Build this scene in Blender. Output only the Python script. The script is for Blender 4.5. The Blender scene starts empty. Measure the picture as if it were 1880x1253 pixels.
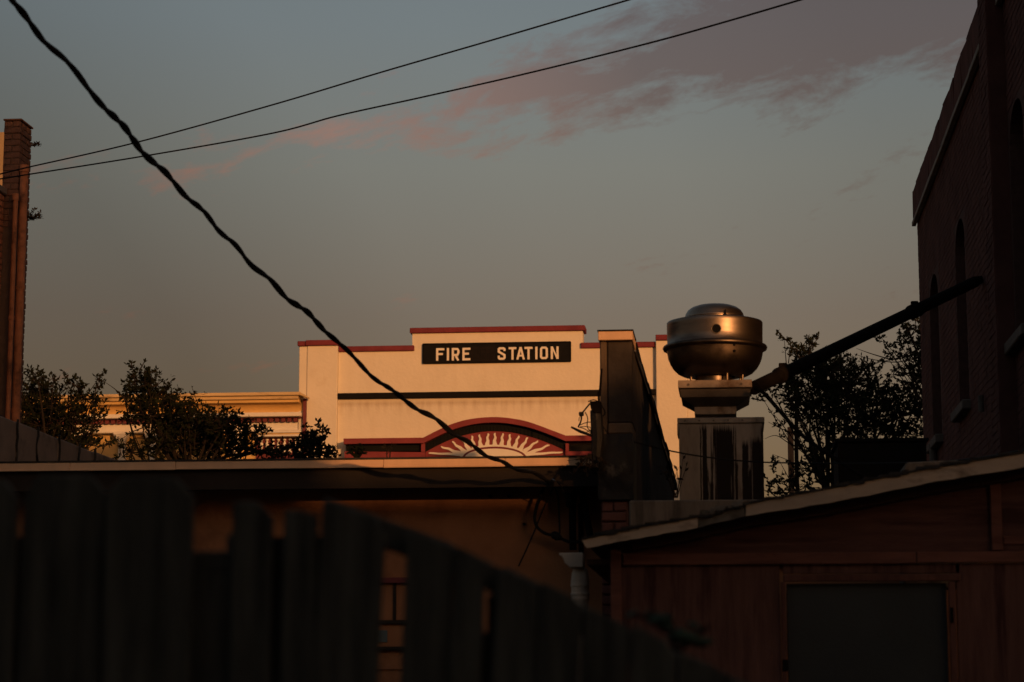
import bpy, bmesh, math, random
from mathutils import Vector, Matrix
R = math.radians
SC = bpy.context.scene
COL = SC.collection
rnd = random.Random(7)

# ------------------------------------------------------------------ camera
YAW, PITCH, FPX = R(5.7), R(9.0), 4073.0
CAM = Vector((0, 0, 1.5))
cam = bpy.data.cameras.new('camera')
cam.sensor_width = 36.0
cam.lens = 36.0 * FPX / 1880.0
cam.clip_start, cam.clip_end = 0.1, 3000
cam.dof.use_dof = True
cam.dof.focus_distance = 27.0
cam.dof.aperture_fstop = 4.1
camo = bpy.data.objects.new('camera', cam)
COL.objects.link(camo)
camo.location = CAM
camo.rotation_euler = (R(90) + PITCH, 0, YAW)
SC.camera = camo

# ------------------------------------------------------------------ sky, sun, exposure
SUN_AZ, SUN_EL = R(30), R(7)            # sun behind the viewer, to the right
world = bpy.data.worlds.new('World')
SC.world = world
world.use_nodes = True
wt = world.node_tree
wn, wl = wt.nodes, wt.links
wn.clear()


def wnode(t, **kw):
    n = wn.new(t)
    for k, v in kw.items():
        setattr(n, k, v)
    return n


def wmath(op, a, b=None, c=None, clamp=False):
    n = wn.new('ShaderNodeMath')
    n.operation = op
    n.use_clamp = clamp
    for i, v in enumerate((a, b, c)):
        if v is None:
            continue
        if isinstance(v, (int, float)):
            n.inputs[i].default_value = v
        else:
            wl.new(v, n.inputs[i])
    return n.outputs[0]


def wmix(fac, a, b, mode='MIX'):
    n = wn.new('ShaderNodeMix')
    n.data_type = 'RGBA'
    n.blend_type = mode
    for sock, v in ((n.inputs[0], fac), (n.inputs[6], a), (n.inputs[7], b)):
        if isinstance(v, tuple):
            sock.default_value = (*v, 1)
        elif isinstance(v, (int, float)):
            sock.default_value = v
        else:
            wl.new(v, sock)
    return n.outputs[2]


def wramp(fac, stops):
    n = wn.new('ShaderNodeValToRGB')
    e = n.color_ramp.elements
    while len(e) < len(stops):
        e.new(0.5)
    for el, (p, c) in zip(e, stops):
        el.position = p
        el.color = (*c, 1)
    wl.new(fac, n.inputs[0])
    return n.outputs[0]


sky = wnode('ShaderNodeTexSky', sky_type='NISHITA')
sky.sun_disc = False
sky.sun_elevation = SUN_EL
sky.sun_rotation = R(180) - SUN_AZ
sky.altitude = 0
sky.air_density = 1.0
sky.dust_density = 2.0
sky.ozone_density = 1.0
tc = wnode('ShaderNodeTexCoord')
sep = wnode('ShaderNodeSeparateXYZ')
wl.new(tc.outputs['Generated'], sep.inputs[0])
dx, dy, dz = sep.outputs
elev = wmath('ARCSINE', dz)                       # radians above the horizon
azim = wmath('ARCTAN2', dx, dy)                   # radians right of +Y
# colour grade of the whole dusk sky with height above the horizon
grade = wramp(wmath('MULTIPLY', elev, 1 / R(24.0), clamp=True),
              [(0.0, (0.50, 0.27, 0.18)), (0.25, (0.57, 0.32, 0.225)), (0.40, (0.675, 0.405, 0.312)), (0.56, (0.83, 0.585, 0.455)), (0.71, (0.84, 0.665, 0.57)), (1.0, (0.86, 0.74, 0.66))])
skyc = wmix(1.0, sky.outputs[0], grade, 'MULTIPLY')
# the earth's dusky shadow low on the side opposite the sun
AS = (-math.sin(SUN_AZ), math.cos(SUN_AZ), 0.0)
dotp = wmath('ADD', wmath('MULTIPLY', dx, AS[0]), wmath('MULTIPLY', dy, AS[1]))
ang = wmath('ARCCOSINE', dotp)
dusk = wramp(wmath('MULTIPLY', ang, 1 / R(60.0), clamp=True),
             [(0.0, (0.42,) * 3), (0.30, (0.49,) * 3), (0.40, (0.75,) * 3), (0.46, (0.81,) * 3), (0.52, (0.83,) * 3), (0.61, (0.75,) * 3), (1.0, (0.75,) * 3)])
skyc = wmix(1.0, skyc, dusk, 'MULTIPLY')
# thin dusk clouds: long streaks lying in one direction across the whole sky
s_al = wmath('ADD', wmath('MULTIPLY', azim, 0.975), wmath('MULTIPLY', elev, 0.223))
t_ac = wmath('SUBTRACT', wmath('MULTIPLY', elev, 0.975), wmath('MULTIPLY', azim, 0.223))
cv = wnode('ShaderNodeCombineXYZ')
wl.new(wmath('ADD', wmath('MULTIPLY', s_al, 19.0), 0.75), cv.inputs[0])
wl.new(wmath('MULTIPLY', t_ac, 60.0), cv.inputs[1])
n1 = wnode('ShaderNodeTexNoise')
n1.inputs['Scale'].default_value = 1.0
n1.inputs['Detail'].default_value = 9
n1.inputs['Roughness'].default_value = 0.70
n1.inputs['Distortion'].default_value = 0.25
cv.inputs[2].default_value = 0.0
wl.new(cv.outputs[0], n1.inputs['Vector'])
cv2 = wnode('ShaderNodeCombineXYZ')
wl.new(wmath('MULTIPLY', s_al, 2.6), cv2.inputs[0])
wl.new(wmath('MULTIPLY', t_ac, 9.0), cv2.inputs[1])
cv2.inputs[2].default_value = 3.7
n2 = wnode('ShaderNodeTexNoise')
n2.inputs['Scale'].default_value = 1.0
n2.inputs['Detail'].default_value = 3
wl.new(cv2.outputs[0], n2.inputs['Vector'])
# main bank of cloud: a wedge that widens along its length
T0, WID = R(16.2), wmath('ADD', wmath('MULTIPLY', s_al, 0.12, clamp=False), R(2.4))
band = wmath('SUBTRACT', 1.0, wmath('ABSOLUTE', wmath('DIVIDE', wmath('SUBTRACT', t_ac, T0), wmath('MAXIMUM', WID, R(1.5)))), clamp=True)
cov = wmath('ADD', wmath('MULTIPLY', wmath('SUBTRACT', n1.outputs[0], 0.5), 2.6), wmath('ADD', wmath('MULTIPLY', band, wmath('ADD', 1.10, wmath('MULTIPLY', s_al, 2.9))), wmath('MULTIPLY', wmath('SUBTRACT', n2.outputs[0], 0.5), 1.1)))
cmask = wmath('MULTIPLY', wmath('SUBTRACT', cov, 0.30), 2.1, clamp=True)
cthin = wmix(1.0, skyc, (1.62, 0.92, 0.80), 'MULTIPLY')
cthick = wmix(1.0, skyc, (0.78, 0.55, 0.52), 'MULTIPLY')
ccol = wmix(wmath('MULTIPLY', wmath('ADD', s_al, 0.12), 7.0, clamp=True), cthin, cthick)
final = wmix(wmath('MULTIPLY', cmask, 0.9), skyc, ccol)
bg = wnode('ShaderNodeBackground')
bg.inputs['Strength'].default_value = 0.145
wl.new(final, bg.inputs['Color'])
wo = wnode('ShaderNodeOutputWorld')
wl.new(bg.outputs[0], wo.inputs['Surface'])

sun = bpy.data.lights.new('sun', 'SUN')
sun.energy = 2.25
sun.angle = R(0.6)
sun.color = (1.0, 0.43, 0.145)
suno = bpy.data.objects.new('sun', sun)
COL.objects.link(suno)
suno.location = (10, -20, 30)
sd = Vector((-math.sin(SUN_AZ) * math.cos(SUN_EL), math.cos(SUN_AZ) * math.cos(SUN_EL), -math.sin(SUN_EL)))
suno.rotation_euler = sd.to_track_quat('-Z', 'Y').to_euler()

SC.view_settings.view_transform = 'Standard'
SC.view_settings.look = 'None'
SC.view_settings.exposure = 0.0
SC.view_settings.gamma = 1.0
SC.view_settings.use_curve_mapping = False
SC.render.engine = 'CYCLES'
SC.cycles.max_bounces = 6
SC.cycles.use_denoising = True

# ------------------------------------------------------------------ surveying helpers
CR = Vector((math.cos(YAW), math.sin(YAW), 0))
CF = Vector((-math.sin(YAW) * math.cos(PITCH), math.cos(YAW) * math.cos(PITCH), math.sin(PITCH)))
CU = CR.cross(CF)


def ray(px, py):
    return CF + CR * ((px - 940) / FPX) + CU * ((626.5 - py) / FPX)


def P(px, py, Y):
    d = ray(px, py)
    return CAM + d * (Y / d.y)


def PX(px, py, X):
    d = ray(px, py)
    return CAM + d * (X / d.x)


# ------------------------------------------------------------------ materials
MATS = {}


def mat(name, col, rough=0.8, metal=0.0, var=0.25, scale=6.0, bump=0.2, bscale=60.0, stretch=(1, 1, 1),
        col2=None, patch=0.0, pscale=1.2, spec=0.15):
    """base colour with two octaves of noise, an optional second colour in patches, and fine relief"""
    m = bpy.data.materials.new(name)
    m.use_nodes = True
    nt = m.node_tree
    b = nt.nodes['Principled BSDF']
    b.inputs['Roughness'].default_value = rough
    b.inputs['Metallic'].default_value = metal
    b.inputs['Specular IOR Level'].default_value = spec
    t = nt.nodes.new('ShaderNodeTexCoord')
    mp = nt.nodes.new('ShaderNodeMapping')
    mp.inputs['Scale'].default_value = stretch
    nt.links.new(t.outputs['Object'], mp.inputs[0])
    no = nt.nodes.new('ShaderNodeTexNoise')
    no.inputs['Scale'].default_value = scale
    no.inputs['Detail'].default_value = 8
    no.inputs['Roughness'].default_value = 0.6
    nt.links.new(mp.outputs[0], no.inputs['Vector'])
    r = nt.nodes.new('ShaderNodeValToRGB')
    e = r.color_ramp.elements
    e[0].position, e[1].position = 0.3, 0.72
    e[0].color = (*[c * (1 - var) for c in col], 1)
    e[1].color = (*[min(1, c * (1 + var)) for c in col], 1)
    nt.links.new(no.outputs[0], r.inputs[0])
    out = r.outputs[0]
    if col2 is not None:
        n2 = nt.nodes.new('ShaderNodeTexNoise')
        n2.inputs['Scale'].default_value = pscale
        n2.inputs['Detail'].default_value = 6
        n2.inputs['Roughness'].default_value = 0.65
        nt.links.new(mp.outputs[0], n2.inputs['Vector'])
        r2 = nt.nodes.new('ShaderNodeValToRGB')
        r2.color_ramp.elements[0].position = 0.62 - patch * 0.3
        r2.color_ramp.elements[1].position = 0.74 - patch * 0.25
        nt.links.new(n2.outputs[0], r2.inputs[0])
        mx = nt.nodes.new('ShaderNodeMix')
        mx.data_type = 'RGBA'
        nt.links.new(r2.outputs[0], mx.inputs[0])
        nt.links.new(out, mx.inputs[6])
        mx.inputs[7].default_value = (*col2, 1)
        out = mx.outputs[2]
    nt.links.new(out, b.inputs['Base Color'])
    if bump:
        n3 = nt.nodes.new('ShaderNodeTexNoise')
        n3.inputs['Scale'].default_value = bscale
        n3.inputs['Detail'].default_value = 4
        nt.links.new(mp.outputs[0], n3.inputs['Vector'])
        bp = nt.nodes.new('ShaderNodeBump')
        bp.inputs['Strength'].default_value = bump
        bp.inputs['Distance'].default_value = 0.01
        nt.links.new(n3.outputs[0], bp.inputs['Height'])
        nt.links.new(bp.outputs[0], b.inputs['Normal'])
    MATS[name] = m
    return m


mat('stucco', (0.72, 0.66, 0.53), 0.9, var=0.045, scale=1.6, bump=0.55, bscale=14, col2=(0.66, 0.60, 0.48), patch=0.15, pscale=0.9)
mat('stucco_plain', (0.72, 0.66, 0.53), 0.9, var=0.045, scale=1.6, bump=0.55, bscale=14, col2=(0.64, 0.56, 0.42), patch=0.12, pscale=0.9)
mat('cream_trim', (0.76, 0.72, 0.62), 0.8, var=0.06, scale=3, bump=0.2, bscale=30)
mat('red_paint', (0.17, 0.035, 0.045), 0.8, var=0.18, scale=4, bump=0.15)
mat('red_panel', (0.22, 0.045, 0.05), 0.8, var=0.15, scale=4, bump=0.15)
mat('black_paint', (0.009, 0.009, 0.009), 0.8, var=0.2, scale=5, bump=0.1, spec=0.1)
mat('sign_patch', (0.013, 0.0105, 0.010), 0.8, var=0.2, scale=9, bump=0.1, spec=0.1)
mat('yellow_paint', (0.66, 0.44, 0.17), 0.8, var=0.10, scale=3, bump=0.2, bscale=25, col2=(0.36, 0.24, 0.10), patch=0.12, pscale=1.5, stretch=(0.6, 1, 2.5))
mat('yellow_weathered', (0.62, 0.46, 0.24), 0.85, var=0.14, scale=3, bump=0.25, col2=(0.20, 0.13, 0.06), patch=0.32, pscale=1.6, stretch=(0.5, 1, 3))
mat('maroon', (0.16, 0.045, 0.05), 0.7, var=0.15)
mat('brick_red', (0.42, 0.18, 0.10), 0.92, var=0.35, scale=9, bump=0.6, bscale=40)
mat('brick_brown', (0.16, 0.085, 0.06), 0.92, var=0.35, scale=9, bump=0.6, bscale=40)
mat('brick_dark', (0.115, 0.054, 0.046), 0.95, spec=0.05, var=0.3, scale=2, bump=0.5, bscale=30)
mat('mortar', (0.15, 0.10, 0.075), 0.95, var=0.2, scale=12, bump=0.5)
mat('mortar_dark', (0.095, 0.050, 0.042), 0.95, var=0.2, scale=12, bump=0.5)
mat('dark_stone', (0.13, 0.115, 0.10), 0.9, var=0.25, scale=6, bump=0.4)
mat('pale_stone', (0.26, 0.235, 0.20), 0.9, var=0.2, scale=6, bump=0.4)
mat('concrete', (0.24, 0.19, 0.155), 0.92, var=0.2, scale=3, bump=0.4, bscale=40, col2=(0.10, 0.085, 0.07), patch=0.25, pscale=2.0)
mat('curb_concrete', (0.15, 0.125, 0.10), 0.92, var=0.3, scale=4, bump=0.4, bscale=40, col2=(0.06, 0.05, 0.04), patch=0.45, pscale=3.0, stretch=(1.6, 1, 0.25))
mat('gutter_paint', (0.72, 0.48, 0.30), 0.6, var=0.10, scale=2.0, bump=0.15, stretch=(3, 1, 0.5))
mat('fascia_brown', (0.028, 0.022, 0.018), 0.7, var=0.2, scale=3, bump=0.15)
mat('annex_wall', (0.30, 0.145, 0.075), 0.9, var=0.2, scale=2.5, bump=0.3, col2=(0.17, 0.08, 0.045), patch=0.3, pscale=0.8)
mat('tar', (0.022, 0.021, 0.020), 0.55, var=0.5, scale=5, bump=1.0, bscale=12, col2=(0.12, 0.105, 0.09), patch=0.08, pscale=5)
mat('pier_stucco', (0.050, 0.041, 0.035), 0.9, var=0.4, scale=4, bump=0.5, bscale=20, col2=(0.10, 0.085, 0.07), patch=0.05, pscale=3)
mat('pier_edge', (0.13, 0.095, 0.066), 0.9, var=0.3, scale=5, bump=0.4)
mat('roofing', (0.04, 0.037, 0.034), 0.95, var=0.4, scale=8, bump=0.5)
mat('galvanised', (0.34, 0.30, 0.25), 0.62, metal=0.45, var=0.3, scale=5, bump=0.12, bscale=30, stretch=(2.5, 1, 0.6), col2=(0.20, 0.16, 0.12), patch=0.4, pscale=2.5)
mat('galvanised_stained', (0.34, 0.30, 0.25), 0.65, metal=0.25, var=0.3, scale=5, bump=0.12, bscale=30, stretch=(2.5, 1, 0.6), col2=(0.20, 0.16, 0.12), patch=0.4, pscale=2.5)
mat('bowl_metal', (0.14, 0.11, 0.085), 0.42, metal=1.0, var=0.25, scale=4, bump=0.12, bscale=8, col2=(0.05, 0.04, 0.035), patch=0.4, pscale=3)
mat('galvanised_bright', (0.42, 0.33, 0.24), 0.6, metal=0.3, var=0.3, scale=6, bump=0.15, bscale=30, col2=(0.2, 0.13, 0.08), patch=0.3, pscale=4)
mat('spun_metal', (0.235, 0.19, 0.15), 0.40, metal=1.0, var=0.16, scale=4, bump=0.10, bscale=9, stretch=(1, 1, 5), col2=(0.13, 0.10, 0.08), patch=0.3, pscale=2.2)
mat('dull_metal', (0.15, 0.125, 0.10), 0.5, metal=0.8, var=0.3, scale=5, bump=0.1)
mat('lid_metal', (0.30, 0.235, 0.175), 0.40, metal=1.0, var=0.25, scale=5, bump=0.08, bscale=20)
mat('grease', (0.020, 0.016, 0.013), 0.5, var=0.4, scale=8, bump=0.4, stretch=(2, 1, 0.4))
mat('dark_pipe', (0.012, 0.010, 0.009), 0.95, spec=0.03, var=0.4, scale=7, bump=0.3, bscale=30)
mat('dark_box', (0.006, 0.006, 0.006), 0.85, var=0.3, scale=4, bump=0.2)
mat('pipe_red', (0.44, 0.18, 0.09), 0.7, var=0.25, scale=8, bump=0.2, col2=(0.16, 0.07, 0.04), patch=0.3, pscale=3)
mat('rubber', (0.012, 0.012, 0.012), 0.6, var=0.2, scale=20, bump=0.1)
mat('bare_wire', (0.55, 0.5, 0.45), 0.25, metal=1.0, var=0.1)
mat('shed_ply', (0.125, 0.062, 0.050), 0.9, var=0.26, scale=3.0, bump=0.5, bscale=26, stretch=(9, 9, 0.8), col2=(0.055, 0.024, 0.02), patch=0.35, pscale=1.2)
mat('shed_ply_flat', (0.11, 0.053, 0.043), 0.9, var=0.26, scale=3.0, bump=0.5, bscale=26, stretch=(0.8, 9, 9), col2=(0.055, 0.024, 0.02), patch=0.3, pscale=1.2)
mat('shed_trim', (0.155, 0.067, 0.050), 0.85, var=0.28, scale=3.0, bump=0.35, bscale=26, stretch=(1, 6, 6), col2=(0.10, 0.04, 0.03), patch=0.2, pscale=2)
mat('shed_frame', (0.115, 0.052, 0.040), 0.85, var=0.3, scale=3.0, bump=0.35, bscale=26, stretch=(6, 6, 1), col2=(0.07, 0.03, 0.025), patch=0.2, pscale=2)
mat('shed_fascia', (0.46, 0.37, 0.28), 0.75, var=0.16, scale=3, bump=0.25, stretch=(1, 1, 3), col2=(0.20, 0.15, 0.11), patch=0.32, pscale=3)
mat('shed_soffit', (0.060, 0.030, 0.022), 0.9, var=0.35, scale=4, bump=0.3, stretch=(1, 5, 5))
mat('torn_flashing', (0.15, 0.135, 0.115), 0.6, metal=0.3, var=0.5, scale=9, bump=0.8, bscale=25)
mat('door_grey', (0.044, 0.050, 0.051), 0.75, var=0.14, scale=2, bump=0.15, bscale=120)
mat('white_post', (0.52, 0.44, 0.35), 0.8, var=0.15, scale=8, bump=0.3, col2=(0.16, 0.12, 0.09), patch=0.2, pscale=5)
mat('fence_wood', (0.088, 0.084, 0.066), 0.95, var=0.6, scale=3, bump=0.8, bscale=14, stretch=(9, 9, 0.8))
mat('bark', (0.024, 0.018, 0.014), 0.95, var=0.35, scale=12, bump=0.8, bscale=20, stretch=(2, 2, 0.6))
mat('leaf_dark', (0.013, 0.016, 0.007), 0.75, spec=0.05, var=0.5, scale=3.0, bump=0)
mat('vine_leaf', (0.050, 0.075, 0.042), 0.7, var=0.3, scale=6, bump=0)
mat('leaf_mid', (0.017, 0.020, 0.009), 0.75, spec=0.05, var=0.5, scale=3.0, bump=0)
mat('dry_weed', (0.10, 0.075, 0.045), 0.9, var=0.4, scale=8, bump=0)
mat('ground_dirt', (0.11, 0.09, 0.065), 0.95, var=0.3, scale=0.8, bump=0.5, bscale=5)
mat('shade_block_brick', (0.19, 0.105, 0.075), 0.92, var=0.25, scale=2, bump=0.3)
mat('post_wood', (0.14, 0.085, 0.055), 0.9, var=0.3, scale=4, bump=0.3, stretch=(4, 4, 0.6))
mat('dark_glass', (0.012, 0.013, 0.015), 0.08, var=0.1, bump=0, spec=0.5)
mat('blue_panel', (0.10, 0.14, 0.15), 0.7, var=0.1)
mat('sunlit_render', (0.34, 0.25, 0.15), 0.9, var=0.12, scale=4, bump=0.3)

# ------------------------------------------------------------------ mesh helpers
ORIG = {}


class MB:
    def __init__(self):
        self.v, self.f = [], []

    def add(self, vs, fs):
        o = len(self.v)
        self.v += [tuple(v) for v in vs]
        self.f += [tuple(i + o for i in f) for f in fs]
        return self

    def box(self, x0, x1, y0, y1, z0, z1):
        x0, x1 = min(x0, x1), max(x0, x1)
        y0, y1 = min(y0, y1), max(y0, y1)
        z0, z1 = min(z0, z1), max(z0, z1)
        return self.add([(x0, y0, z0), (x1, y0, z0), (x1, y1, z0), (x0, y1, z0), (x0, y0, z1), (x1, y0, z1), (x1, y1, z1), (x0, y1, z1)],
                        [(0, 3, 2, 1), (4, 5, 6, 7), (0, 1, 5, 4), (1, 2, 6, 5), (2, 3, 7, 6), (3, 0, 4, 7)])

    def prism(self, poly, y0, y1):
        """polygon of (x, z) pairs, counter-clockwise seen from the front (-Y), extruded from y0 (front) to y1"""
        a = sum(poly[i][0] * poly[(i + 1) % len(poly)][1] - poly[(i + 1) % len(poly)][0] * poly[i][1] for i in range(len(poly)))
        if a < 0:
            poly = poly[::-1]
        n = len(poly)
        vs = [(x, y0, z) for x, z in poly] + [(x, y1, z) for x, z in poly]
        fs = [tuple(range(n)), tuple(range(2 * n - 1, n - 1, -1))]
        fs += [(i, i + n, (i + 1) % n + n, (i + 1) % n) for i in range(n)]
        return self.add(vs, fs)

    def prismx(self, poly, x0, x1):
        """polygon of (y, z) pairs extruded along X"""
        n = len(poly)
        vs = [(x0, y, z) for y, z in poly] + [(x1, y, z) for y, z in poly]
        fs = [tuple(range(n)), tuple(range(2 * n - 1, n - 1, -1))]
        fs += [(i, i + n, (i + 1) % n + n, (i + 1) % n) for i in range(n)]
        return self.add(vs, fs)

    def strip(self, top, bot, y0, y1):
        """band between two (x, z) polylines of equal length, front at y0"""
        n = len(top)
        vs = [(x, y0, z) for x, z in top] + [(x, y0, z) for x, z in bot] + [(x, y1, z) for x, z in top] + [(x, y1, z) for x, z in bot]
        fs = []
        for i in range(n - 1):
            fs += [(n + i, n + i + 1, i + 1, i), (2 * n + i, 2 * n + i + 1, 3 * n + i + 1, 3 * n + i),
                   (i, i + 1, 2 * n + i + 1, 2 * n + i), (n + i + 1, n + i, 3 * n + i, 3 * n + i + 1)]
        fs += [(0, 2 * n, 3 * n, n), (n - 1, 2 * n - 1, 4 * n - 1, 3 * n - 1)]
        return self.add(vs, fs)

    def tube(self, pts, r, seg=8, cap=True):
        pts = [Vector(p) for p in pts]
        n = len(pts)
        rs = r if isinstance(r, (list, tuple)) else [r] * n
        t0 = (pts[1] - pts[0]).normalized()
        u = t0.orthogonal().normalized()
        vs, fs = [], []
        for i, p in enumerate(pts):
            t = (pts[min(i + 1, n - 1)] - pts[max(i - 1, 0)]).normalized()
            u = (u - t * u.dot(t))
            u = u.normalized() if u.length > 1e-6 else t.orthogonal().normalized()
            w = t.cross(u)
            for k in range(seg):
                a = 2 * math.pi * k / seg
                vs.append(p + (u * math.cos(a) + w * math.sin(a)) * rs[i])
        for i in range(n - 1):
            for k in range(seg):
                k2 = (k + 1) % seg
                fs.append((i * seg + k, i * seg + k2, (i + 1) * seg + k2, (i + 1) * seg + k))
        if cap:
            fs += [tuple(range(seg - 1, -1, -1)), tuple((n - 1) * seg + k for k in range(seg))]
        return self.add(vs, fs)

    def lathe(self, prof, cx, cy, seg=64):
        """profile of (r, z) from top to bottom"""
        n = len(prof)
        vs, fs = [], []
        for r, z in prof:
            for k in range(seg):
                a = 2 * math.pi * k / seg
                vs.append((cx + r * math.cos(a), cy + r * math.sin(a), z))
        for i in range(n - 1):
            for k in range(seg):
                k2 = (k + 1) % seg
                fs.append((i * seg + k, (i + 1) * seg + k, (i + 1) * seg + k2, i * seg + k2))
        return self.add(vs, fs)

    def build(self, name, m, parent=None, origin=None, smooth=False, bevel=0.0, angle=40):
        if origin is None:
            origin = ORIG[parent.name] if parent else Vector((0, 0, 0))
        origin = Vector(origin)
        me = bpy.data.meshes.new(name)
        me.from_pydata([(x - origin.x, y - origin.y, z - origin.z) for x, y, z in self.v], [], self.f)
        me.update()
        bm = bmesh.new()
        bm.from_mesh(me)
        if bevel:
            bmesh.ops.remove_doubles(bm, verts=bm.verts, dist=1e-5)
            es = [e for e in bm.edges if len(e.link_faces) == 2 and e.calc_face_angle(0) > R(30)]
            bmesh.ops.bevel(bm, geom=es, offset=bevel, segments=1, affect='EDGES', clamp_overlap=True)
        bmesh.ops.recalc_face_normals(bm, faces=bm.faces)
        bm.to_mesh(me)
        bm.free()
        me.materials.append(MATS[m] if isinstance(m, str) else m)
        if smooth:
            me.shade_smooth()
            try:
                me.set_sharp_from_angle(angle=R(angle))
            except Exception:
                pass
        o = bpy.data.objects.new(name, me)
        COL.objects.link(o)
        if parent:
            o.parent = parent
        else:
            o.location = origin
        ORIG[o.name] = origin
        return o


def tag(o, label, cat, group=None, kind=None):
    if label:
        o['label'] = label
    if cat:
        o['category'] = cat
    if group:
        o['group'] = group
    if kind:
        o['kind'] = kind
    return o


def thing(name, label, cat, loc, group=None):
    o = bpy.data.objects.new(name, None)
    o.empty_display_size = 0.2
    o.location = loc
    COL.objects.link(o)
    ORIG[o.name] = Vector(loc)
    return tag(o, label, cat, group)


def structure(o):
    o['kind'] = 'structure'
    return o


def smooth_path(pts, n=8):
    """Catmull-Rom through 3-D points"""
    pts = [Vector(p) for p in pts]
    out = []
    for i in range(len(pts) - 1):
        p0, p1, p2, p3 = pts[max(i - 1, 0)], pts[i], pts[i + 1], pts[min(i + 2, len(pts) - 1)]
        for k in range(n):
            t = k / n
            out.append(0.5 * ((2 * p1) + (p2 - p0) * t + (2 * p0 - 5 * p1 + 4 * p2 - p3) * t * t + (3 * p1 - p0 - 3 * p2 + p3) * t ** 3))
    out.append(pts[-1])
    return out


def jbox(mb, x0, x1, y0, y1, z0, z1, j=0.004, r=rnd):
    """a box whose corners are pushed about a little (brick, board)"""
    o = len(mb.v)
    mb.box(x0, x1, y0, y1, z0, z1)
    for i in range(o, len(mb.v)):
        mb.v[i] = tuple(c + r.uniform(-j, j) for c in mb.v[i])


# ------------------------------------------------------------------ the ground
g = MB()
g.add([(-600, -200, 0), (600, -200, 0), (600, 900, 0), (-600, 900, 0)], [(0, 1, 2, 3)])
structure(g.build('ground', 'ground_dirt'))

# ------------------------------------------------------------------ unseen blocks added behind the viewer, sized to shade the yard
def shade_block(label, x0, x1, y0, y1, h):
    t = thing('brick_building', label, 'building', ((x0 + x1) / 2, y1, 0))  # added sun blocker out of view, not a known building
    MB().box(x0, x1, y0, y1, 0, h - 0.3).build('wall', 'shade_block_brick', t)
    MB().box(x0 - 0.06, x1 + 0.06, y0 - 0.06, y1 + 0.06, h - 0.3, h).build('coping', 'pale_stone', t)
    k = int((x1 - x0) / 2.6)
    for fl in range(max(1, int(h / 3.4))):
        for i in range(k):
            cx = x0 + (i + 0.5) * (x1 - x0) / k
            w = MB().box(cx - 0.5, cx + 0.5, y1, y1 + 0.03, 1.0 + fl * 3.3, 2.6 + fl * 3.3).build('window', 'dark_glass', t)
            MB().box(cx - 0.6, cx + 0.6, y1, y1 + 0.09, 0.9 + fl * 3.3, 1.0 + fl * 3.3).build('sill', 'pale_stone', w)
    return t


OBY = -12.0
shade_block('tall unseen brick block added behind the viewer to shade the left pier', -14, 13.65, OBY - 9, OBY, 13.6)
shade_block('low unseen brick block added behind the viewer, letting some sun reach the gutter strip', 13.8, 15.7, OBY - 0.9, OBY, 7.25)
shade_block('thin unseen brick block added behind the viewer to shade the dark pier below its cap', 15.85, 16.9, OBY - 0.55, OBY, 7.95)
shade_block('long unseen brick block added behind the viewer to shade the duct', 17.05, 46, OBY - 2.4, OBY, 8.28)

# ------------------------------------------------------------------ FIRE STATION
FY = 45.0


def F(px, py):
    v = P(px, py, FY)
    return (v.x, v.z)


def FZ(py, px=925):
    return P(px, py, FY).z


def FX(px, py=720):
    return P(px, py, FY).x


fs = thing('fire_station', 'cream stuccoed fire station with stepped red-capped parapet and sunburst over its canopy', 'building', (FX(912), FY, 0))
xa, xb, xc, xd, xe, xf, xg, xh = FX(550), FX(565), FX(621), FX(757, 640), FX(1070, 640), FX(1205), FX(1262), FX(1277)
zL, zM, zH = FZ(637, 590), FZ(646, 690), FZ(613, 755)
zLr = zL
# stepped wall, one slab of 0.4 m with the raised middle
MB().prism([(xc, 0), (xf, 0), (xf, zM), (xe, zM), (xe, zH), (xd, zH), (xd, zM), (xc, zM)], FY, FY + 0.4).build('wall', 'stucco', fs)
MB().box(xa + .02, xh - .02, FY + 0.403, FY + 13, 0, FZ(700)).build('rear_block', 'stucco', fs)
for x0, x1, zt in ((xb, xc - 0.002, zL), (xf + 0.002, xg, zL)):
    MB().box(x0, x1, FY - 0.13, FY + 0.4, 0, zt).build('pilaster', 'stucco_plain', fs, bevel=0.012)
for x0, x1 in ((xa, xb - 0.002), (xg + 0.002, xh)):
    MB().box(x0, x1, FY - 0.105, FY + 0.39, 0, zL - 0.004).build('side_return', 'stucco_plain', fs, bevel=0.01)
ch = 0.112
def cap(x0, x1, z0, yf=0.06, h=ch):
    return MB().box(x0, x1, FY - yf, FY + 0.46, z0, z0 + h).build('coping', 'red_paint', fs, bevel=0.012)
cap(xd - 0.05, xe + 0.05, zH + 0.002)
cap(xc + 0.003, xd + 0.045, zM + 0.002, 0.06)
cap(xe - 0.04, xf - 0.003, zM + 0.002, 0.06)
cap(xb - 0.03, xc + 0.0, zL + 0.002, 0.19)
cap(xf, xg + 0.03, zL + 0.002, 0.19)
cap(xa - 0.03, xb - 0.034, zL - 0.001, 0.165, ch - 0.01)
cap(xg + 0.034, xh + 0.03, zL - 0.001, 0.165, ch - 0.01)
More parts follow.
